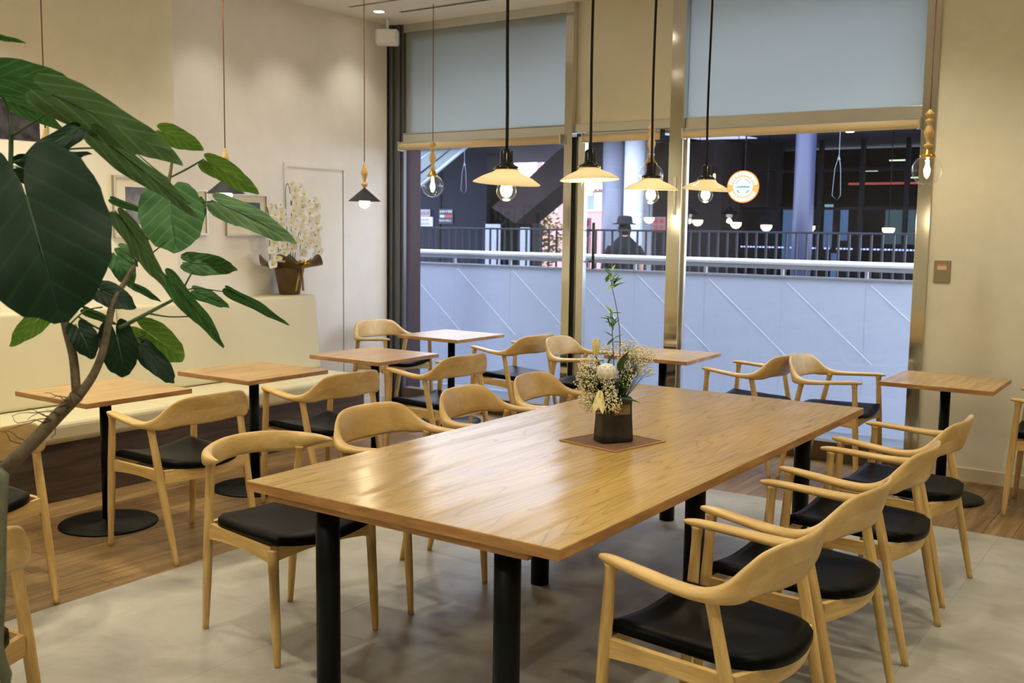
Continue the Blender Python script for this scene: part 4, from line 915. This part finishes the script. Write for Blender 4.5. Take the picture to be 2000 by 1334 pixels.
fig = thing('fig_plant', 'large potted fig tree with broad heart-shaped leaves in the left foreground', 'plant', (.62, -1.58, 0))
FL = Vector((.62, -1.58, 0))
def rel(p): return Vector(p[:3])-FL
def leaf(B, T, N, W, mm, k):
    B, T, N = rel(B), rel(T), Vector(N).normalized(); ax = T-B; Ln = ax.length; ax.normalize(); S = N.cross(ax).normalized(); N = ax.cross(S).normalized()
    rl_ = random.Random(k); tab = [(0, 1.0), (6, .92), (16, .855), (35, .79), (60, .71), (90, .63), (115, .585), (138, .52), (156, .42), (170, .20), (180, .05)]
    if k not in (0, 2, 13, 29, 30, 31):
        bk = .39*min(1, 1.1*W/Ln); L2 = Ln/(1+bk); B0_ = B; B = B+ax*(bk*L2); Ln = L2
    asp = W/((1.42 if len(tab) and tab[3][1] > .85 else 1.29)*Ln); m = MB(); NA, NR = 44, 6; V = [(0, 0)]; 
    if k in (0, 13, 29, 30, 7, 31, 1): tab = [(0, 1.0), (5, .96), (14, .93), (35, .89), (60, .80), (90, .68), (115, .62), (138, .56), (156, .46), (170, .22), (180, .05)]
    def R(deg):
        deg = abs(deg)
        for (a, r0), (b, r1) in zip(tab, tab[1:]):
            if deg <= b: return r0+(r1-r0)*(deg-a)/(b-a)
        return .05
    droop = .06+.10*rl_.random(); fold = .05+.12*rl_.random(); ph = rl_.uniform(0, 6)
    def P3(x, y):
        z = fold*abs(y)*Ln*asp - droop*Ln*max(0, x-.1)**2*1.4 - .10*Ln*y*y + .020*Ln*math.sin(ph+x*9)*abs(y)*2 + .016*Ln*math.sin(ph+y*14)*abs(x)
        return B+ax*(x*Ln)+S*(y*Ln*asp)+N*z
    vs_ = [P3(0, 0)]; us = [(0, 0)]
    for r_ in range(1, NR+1):
        for a in range(NA):
            dg = -180+360*(a+.5)/NA; rad = R(dg)*r_/NR*(1+(.015*math.sin(a*2.3+ph) if r_ == NR else 0)); x, y = rad*math.cos(math.radians(dg)), rad*math.sin(math.radians(dg)); x *= 1 if x > 0 else min(1, 1.1*W/Ln)
            vs_.append(P3(x, y)); us.append((x, y))
    fs = []; uu = []
    for a in range(NA-1): f = (0, 1+a, 2+a); fs.append(f); uu.append([us[i] for i in f])
    for r_ in range(1, NR):
        for a in range(NA-1):
            o_ = 1+(r_-1)*NA+a; f = (o_, o_+NA, o_+NA+1, o_+1); fs.append(f); uu.append([us[i] for i in f])
    if k not in (0, 2, 13, 29, 30, 31): m.tube([B0_-N*.003, B-N*.001], .0016, 5, 1)
    m.add(vs_, fs, uu, 0, True); m.tube([B, B+ax*Ln*.45-N*.0015, B+ax*Ln*.8-N*(.001+droop*Ln*.6)], [.0022, .0012, .0004], 5, 1)
    return m.build('leaf', [mm, M['greenl'] if mm is M['leafl'] else M['stemg']], fig)
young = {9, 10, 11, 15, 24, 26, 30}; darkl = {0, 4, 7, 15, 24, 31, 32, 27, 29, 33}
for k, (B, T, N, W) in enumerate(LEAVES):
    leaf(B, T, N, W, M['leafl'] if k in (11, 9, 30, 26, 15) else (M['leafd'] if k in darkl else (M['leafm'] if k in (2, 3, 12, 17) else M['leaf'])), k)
for k, b in enumerate(BRANCH):
    pts = catmull([list(rel(p))+[p[3]] for p in b], 4)
    if k == 0:
        pre = [(0, 0, .34, .022), (-.01, .10, .45, .021), (-.06, .24, .60, .0195), (-.16, .38, .77, .018)]
        pts = catmull([list(p) for p in pre]+[list(rel(p))+[p[3]] for p in b[2:]], 5)
    big = k < 3
    MB().tube([p[:3] for p in pts], [p[3] for p in pts], 12 if big else 7).build('trunk' if k == 0 else 'branch', M['bark'] if big else M['stemg'], fig)
pts = catmull([list(rel(p))+[p[3]] for p in TRUNK2]+[[.10, .10, .42, .014], [.03, .02, .33, .015]], 4)
up = catmull([list(rel(p))+[p[3]] for p in [BRANCH[0][4], BRANCH[0][3], TRUNK2[0]]], 3)
MB().tube([p[:3] for p in up[:-1]]+[p[:3] for p in pts], [p[3]*.9 for p in up[:-1]]+[p[3] for p in pts], 12).build('trunk', plain('green_grey_bark', (88, 88, 66), .8, noise=.2, nscale=40), fig)
rw = random.Random(9)
for q in TWIGS:
    for j in range(3):
        p = rel(q); d_ = Vector((-.8, -.25, rw.uniform(-.4, .5))).normalized(); ps = [p]
        for s_ in range(6):
            d_ = (d_+Vector((rw.uniform(-.5, .5), rw.uniform(-.5, .5), rw.uniform(-.55, .5)))).normalized(); p = p+d_*rw.uniform(.010, .022); ps.append(p)
        MB().tube(ps, [.0016-.00018*i for i in range(7)], 5).build('dry_root', M['twig'], fig)
MB().lathe([(.15, 0), (.17, .04), (.20, .30), (.205, .34), (.19, .34), (.185, .30)], n=32).build('pot', plain('white_planter', (210, 208, 200), .5), fig)
MB().lathe([(.186, .31), (.10, .325), (.001, .33)], n=24).build('soil', plain('soil', (60, 46, 34), .9, noise=.3, nscale=40), fig)

# ------------------------------------------------------------------ vase, mat and flowers on the long table
VX, VY, VZ = .657, 1.318, .7005
mt = thing('place_mat', 'brown woven mat with pale hem under the flower vase', 'mat', (.652, 1.322, VZ), math.radians(-12))
MB().box((-.140, -.150, 0), (.140, .150, .003)).build('weave', M['mat'], mt)
for a in ((-.147, -.157, .147, -.147), (-.147, .147, .147, .157), (-.147, -.147, -.138, .147), (.138, -.147, .147, .147)): MB().box((a[0], a[1], 0), (a[2], a[3], .0045)).build('hem', M['matedge'], mt)
vz = thing('flower_vase', 'dark square stoneware vase on the brown mat', 'vase', (VX, VY, VZ+.0045), math.radians(56))
m = MB(); rings = []
for z, a, b in [(0, .068, .044), (.004, .072, .047), (.03, .071, .046), (.09, .067, .044), (.14, .065, .043), (.172, .066, .043), (.176, .064, .041), (.172, .060, .037), (.11, .061, .038)]:
    rings.append([(a*math.copysign(abs(math.cos(t_))**.28, math.cos(t_)), b*math.copysign(abs(math.sin(t_))**.28, math.sin(t_)), z+.006*math.sin(t_*2+.6)*(z > .15)) for t_ in [2*PI*k/40 for k in range(40)]])
m.loft(rings, True); m.build('body', M['vase'], vz)
MB().box((-.022, -.0475, .112), (.048, -.0425, .150)).build('pale_patch', M['vlabel'], vz, .001)
VB = Vector((VX, VY, VZ+.17))
def fthing(name, label, cat, group=None): return thing(name, label, cat, tuple(VB), 0, group)
def petal(m, base, d_, up, L_, W_, curl, mi=0, n=6, tipcurl=0):
    d_ = d_.normalized(); s_ = d_.cross(up).normalized(); nn = s_.cross(d_).normalized(); vs_ = []
    for i in range(n+1):
        u = i/n; w = W_*math.sin(PI*(.08+.92*u)**.8)**.8*(1 if u < .98 else .2); c = base+d_*(L_*u)+nn*(curl*L_*u*u-tipcurl*L_*max(0, u-.6)**2*4)
        for j in (-1, -.5, 0, .5, 1): vs_.append(c+s_*(w*j)+nn*(abs(j)**2*w*.35))
    fs = [(i*5+j, i*5+j+1, i*5+j+6, i*5+j+5) for i in range(n) for j in range(4)]
    m.add(vs_, fs, None, mi, True)
def cv(v): return Vector(v)
# camera-facing axes of the bouquet in world terms
BX = Vector((.823, .568, 0)); BZ = Vector((0, 0, 1)); BY = Vector((-.568, .823, 0))   # right, up, away
def bp(r_, u_, a_=0): return BX*r_+BZ*u_+BY*a_
rose = fthing('white_rose', 'round cream white ranunculus bloom at the bouquet centre', 'flower')
m = MB(); c0 = bp(-.036, .120, -.03); rr = random.Random(2)
for lay, (n_, el, L_) in enumerate([(8, -.75, .036), (9, -.35, .034), (9, .05, .030), (8, .45, .026), (6, .85, .020), (4, 1.2, .014)]):
    for k in range(n_):
        a = 2*PI*k/n_+lay*.6; out = Vector((math.cos(a)*math.cos(el), math.sin(a)*math.cos(el), math.sin(el))); d_ = Vector((-math.cos(a)*math.sin(el), -math.sin(a)*math.sin(el), math.cos(el)))
        petal(m, c0+out*(.0335-.001*lay)-d_*.008, d_, out, L_, .019-.0015*lay, -.22, 0)
m.sphere(c0, .0315, 18, 12); m.build('bloom', M['petal'], rose); MB().tube([bp(0, 0, 0), bp(-.01, .06, -.01), bp(-.015, .10, -.03)], .0025, 6).build('stem', M['stemg'], rose)
def lily(label, base, tip, L_, openk, name='cream_lily'):
    o = fthing(name, label, 'flower', 'cream lilies in the bouquet'); m = MB(); ax = (tip-base).normalized(); s_ = ax.cross(Vector((.3, .5, .1))).normalized(); q = ax.cross(s_)
    for k in range(6):
        a = PI/3*k; out = s_*math.cos(a)+q*math.sin(a); petal(m, base+out*.003, ax+out*openk, -out if False else out*-1, L_, L_*.19, -.12, 0, 7, -.10*(k % 2+1))
    m.build('petals', M['lily'], o)
    for k in range(3):
        a = 2.1*k; out = s_*math.cos(a)+q*math.sin(a); MB().tube([base+ax*.01, base+ax*L_*.7+out*.006, base+ax*L_*.86+out*.012], [.0008, .0008, .0035], 6).build('stamen', plain('dark_anther', (84, 36, 30), .7), o)
    MB().tube([bp(0, -.02), base*.6+bp(0, .02), base], .0022, 6).build('stem', M['stemg'], o)
lily('upright cream lily bud at the top left of the bouquet', bp(-.078, .172, 0), bp(-.076, .24, 0), .078, .16)
lily('hanging open cream lily drooping over the vase front', bp(-.062, .048, -.07), bp(-.072, -.06, -.09), .098, .30)
def leafblade(m, base, d_, up, L_, W_, curl=.1): petal(m, base, d_, up, L_, W_, curl, 0, 6)
fo = fthing('bouquet_foliage', 'dark green lily leaves spreading inside the bouquet', 'foliage'); 
for (r_, u_, a_, dr, du, da, L_, W_) in [(-.02, .10, .0, -.9, .35, 0, .12, .022), (-.04, .06, -.02, -1, .45, -.2, .14, .013), (.02, .12, -.02, .2, .9, -.2, .09, .024), (.0, .01, -.05, 1, .05, -.2, .10, .020), (0, .06, -.02, .5, .5, -.2, .06, .016),
        (-.05, .03, -.02, -.5, -.4, -.3, .07, .013), (.0, .09, .02, .8, .5, .2, .09, .014), (-.06, .12, 0, -.2, .9, 0, .08, .014), (.01, .05, -.03, .7, .2, -.4, .05, .016), (-.03, .13, 0, .3, .9, 0, .07, .018)]:
    m = MB(); leafblade(m, bp(r_, u_, a_), BX*dr+BZ*du+BY*da, Vector((0, 0, 1)), L_, W_, -.15); m.build('leaf', M['green'], fo)
MB().tube([bp(0, -.03), bp(-.03, .06), bp(-.05, .12)], .0025, 6).build('stem', M['stemg'], fo)
def twig(name, label, pts, leaves, lm, rad=.0022):
    o = fthing(name, label, 'branch'); P_ = catmull([list(p) for p in pts], 5); MB().tube(P_, [rad*(1-.6*i/len(P_)) for i in range(len(P_))], 6).build('stem', M['twig'], o); rr = random.Random(len(leaves))
    for (p, n_, s_) in leaves:
        for k in range(n_):
            a = rr.uniform(0, 2*PI); d_ = BX*math.cos(a)+BZ*(math.sin(a)*.8+.25)+BY*rr.uniform(-.4, .4); m = MB(); leafblade(m, p+bp(rr.uniform(-.008, .008), rr.uniform(-.018, .018)), d_, Vector((0, 0, 1)) if abs(d_.normalized().z) < .9 else BX, s_*rr.uniform(.9, 1.6), s_*.34, .1); m.build('leaf', lm, o)
twig('leafy_branch', 'tall thin branch with young green leaves at its bent tip', [bp(.022, -.03, .01), bp(.022, .12, .02), bp(.018, .26, .02), bp(.004, .36, .02), bp(-.018, .455, .02), bp(-.026, .512, .02)], [(bp(-.016, .455, .02), 6, .036), (bp(-.022, .485, .02), 5, .034), (bp(-.024, .50, .02), 4, .022)], M['greenl'])
twig('leafy_branch', 'shorter thin branch with a loose cluster of green leaves halfway up', [bp(.0, -.03, .02), bp(-.002, .14, .03), bp(-.010, .25, .03), bp(-.014, .30, .03), bp(-.022, .345, .03)], [(bp(-.018, .335, .03), 4, .04), (bp(-.014, .305, .03), 6, .034), (bp(-.008, .282, .03), 5, .034), (bp(-.010, .235, .03), 4, .034)], M['greenl'])
def gyps(label, blobs, seed, n):
    o = fthing('gypsophila_spray', label, 'flower'); rr = random.Random(seed); m = MB(); st = MB(); tot = sum(b[3]*b[4] for b in blobs)
    for (r_, u_, a_, sr, su) in blobs:
        cnt = int(n*sr*su/tot)
        for k in range(cnt):
            while True:
                x, y, z = rr.uniform(-1, 1), rr.uniform(-1, 1), rr.uniform(-1, 1)
                if x*x+y*y+z*z < 1: break
            p = bp(r_+x*sr, u_+z*su, a_+y*.05); rad = rr.uniform(.0018, .0042)
            m.sphere(p, rad, 6, 4)
            if k % 4 == 0:
                mid = (p+bp(r_*.7, u_*.7, a_))*.5+Vector((rr.uniform(-.01, .01),)*3); st.tube([bp(.3*r_, .0), mid, p], .0005, 4)
    tag(m.build('blossoms', M['gyp'], o), kind='stuff'); tag(st.build('fine_stems', M['green'], o), kind='stuff')
gyps('dense cream gypsophila cloud on the left side of the bouquet', [(-.105, .135, .0, .045, .05), (-.115, .07, -.01, .050, .055), (-.10, .0, -.02, .045, .045), (-.075, -.03, -.02, .05, .02), (-.08, .09, 0, .04, .06), (-.03, .06, -.05, .03, .04), (-.01, .0, -.075, .035, .045)], 3, 1350)
gyps('airy gypsophila spray reaching right over the vase', [(.07, .14, .03, .07, .05), (.11, .17, .05, .06, .045), (.05, .20, .03, .05, .04), (.13, .11, .05, .05, .02), (.04, .09, .02, .05, .04), (-.03, .20, .02, .04, .02)], 5, 900)

# ------------------------------------------------------------------ potted orchids on the bench back
orc = thing('potted_orchids', 'potted white moth orchids in brown wrapping with gold ribbon on the bench back', 'plant', (-3.29, 3.285, 1.022))
m = MB(); m.lathe([(.075, 0), (.080, .004), (.115, .205), (.112, .212), (.10, .20)], n=32); m.build('pot_wrap', M['wrap'], orc)
m = MB(); n = 40; rg = []
for r_, z_, w_ in [(.085, .190, 0), (.16, .215, .012), (.24, .245, .03), (.275, .268, .045)]: rg.append([(min(r_, .30)*math.cos(2*PI*k/n)*(.50 if math.cos(2*PI*k/n) < 0 else .85), r_*math.sin(2*PI*k/n), z_+w_*math.sin(2*PI*k/n*5)) for k in range(n)])
m.loft(rg, False); m.build('flared_wrap', M['wrap'], orc)
for dy, dz in [(-.03, 0), (.02, 0)]:
    MB().tube([(.115, dy*.5, .205), (.125, dy, .12), (.115, dy*1.6, .03)], [.012, .010, .013], 6, sx=.3).build('ribbon_tail', M['gold'], orc)
for k in range(7):
    a = -1.1+k*.37; MB().tube([(.12, 0, .21), (.155, .045*math.sin(a*2), .235+.03*math.cos(a)), (.16, .075*math.sin(a*1.5), .25+.02*math.cos(a*2)), (.13, .04*math.sin(a), .215)], .009, 6, sx=.5).build('bow_loop', M['gold'], orc)
for a, L_ in [(-1.9, .30), (-1.5, .27), (1.6, .29), (1.9, .30), (1.3, .24), (-1.1, .2)]:
    m = MB(); d_ = Vector((math.cos(a)*.5+.1, math.sin(a), .12)); petal(m, Vector((0, 0, .20)), d_, Vector((0, 0, 1)), L_, .022, -.06); m.build('leaf', M['green'], orc)
fl_ = MB()
for k in range(5):
    a = [PI/2, PI/2+1.05, PI/2-1.05, PI/2+2.3, PI/2-2.3][k]; d_ = Vector((.12, math.cos(a), math.sin(a))); petal(fl_, Vector((0, 0, 0)), d_, Vector((1, 0, 0)), .044, .034 if k in (1, 2) else .022, .16)
fl_.sphere((.014, 0, -.006), .0085, 8, 6, 1); fl_.tube([(0, 0, 0), (-.02, 0, .012)], .0012, 5, 2)
fme = fl_.mesh('orchid_flower', [M['petal'], M['yellow'], M['stemg']])
rr = random.Random(21)
for y0, ztop, zbot, n_, side in [(-.245, .66, .24, 9, -1), (-.165, .68, .28, 9, 1), (-.04, .84, .36, 11, -1), (.045, .82, .32, 11, 1), (.12, .68, .40, 6, -1), (.195, .72, .29, 11, 1)]:
    st = [(0, y0*.2, .20), (.0, y0*.5, .45), (.0, y0*.8, ztop-.08), (.03, y0, ztop+.0), (.06, y0*1.05, ztop-.06), (.075, y0*1.08, (ztop+zbot)/2), (.07, y0*1.05, zbot)]
    MB().tube(catmull([list(p) for p in st], 4), .003, 6).build('flower_stalk', M['stemg'], orc)
    for k in range(n_):
        z = ztop-(ztop-zbot)*k/(n_-1); o = bpy.data.objects.new('orchid_flower', fme); C.objects.link(o); o.parent = orc
        o.location = (.095+rr.uniform(-.01, .02), y0+(.012 if k % 2 else -.012)+rr.uniform(-.006, .006), z); o.rotation_euler = (rr.uniform(-.2, .2), rr.uniform(-.15, .35), -.45+rr.uniform(-.35, .35)); s_ = rr.uniform(.86, 1.04)*(.75 if k == 0 else 1); o.scale = (s_,)*3
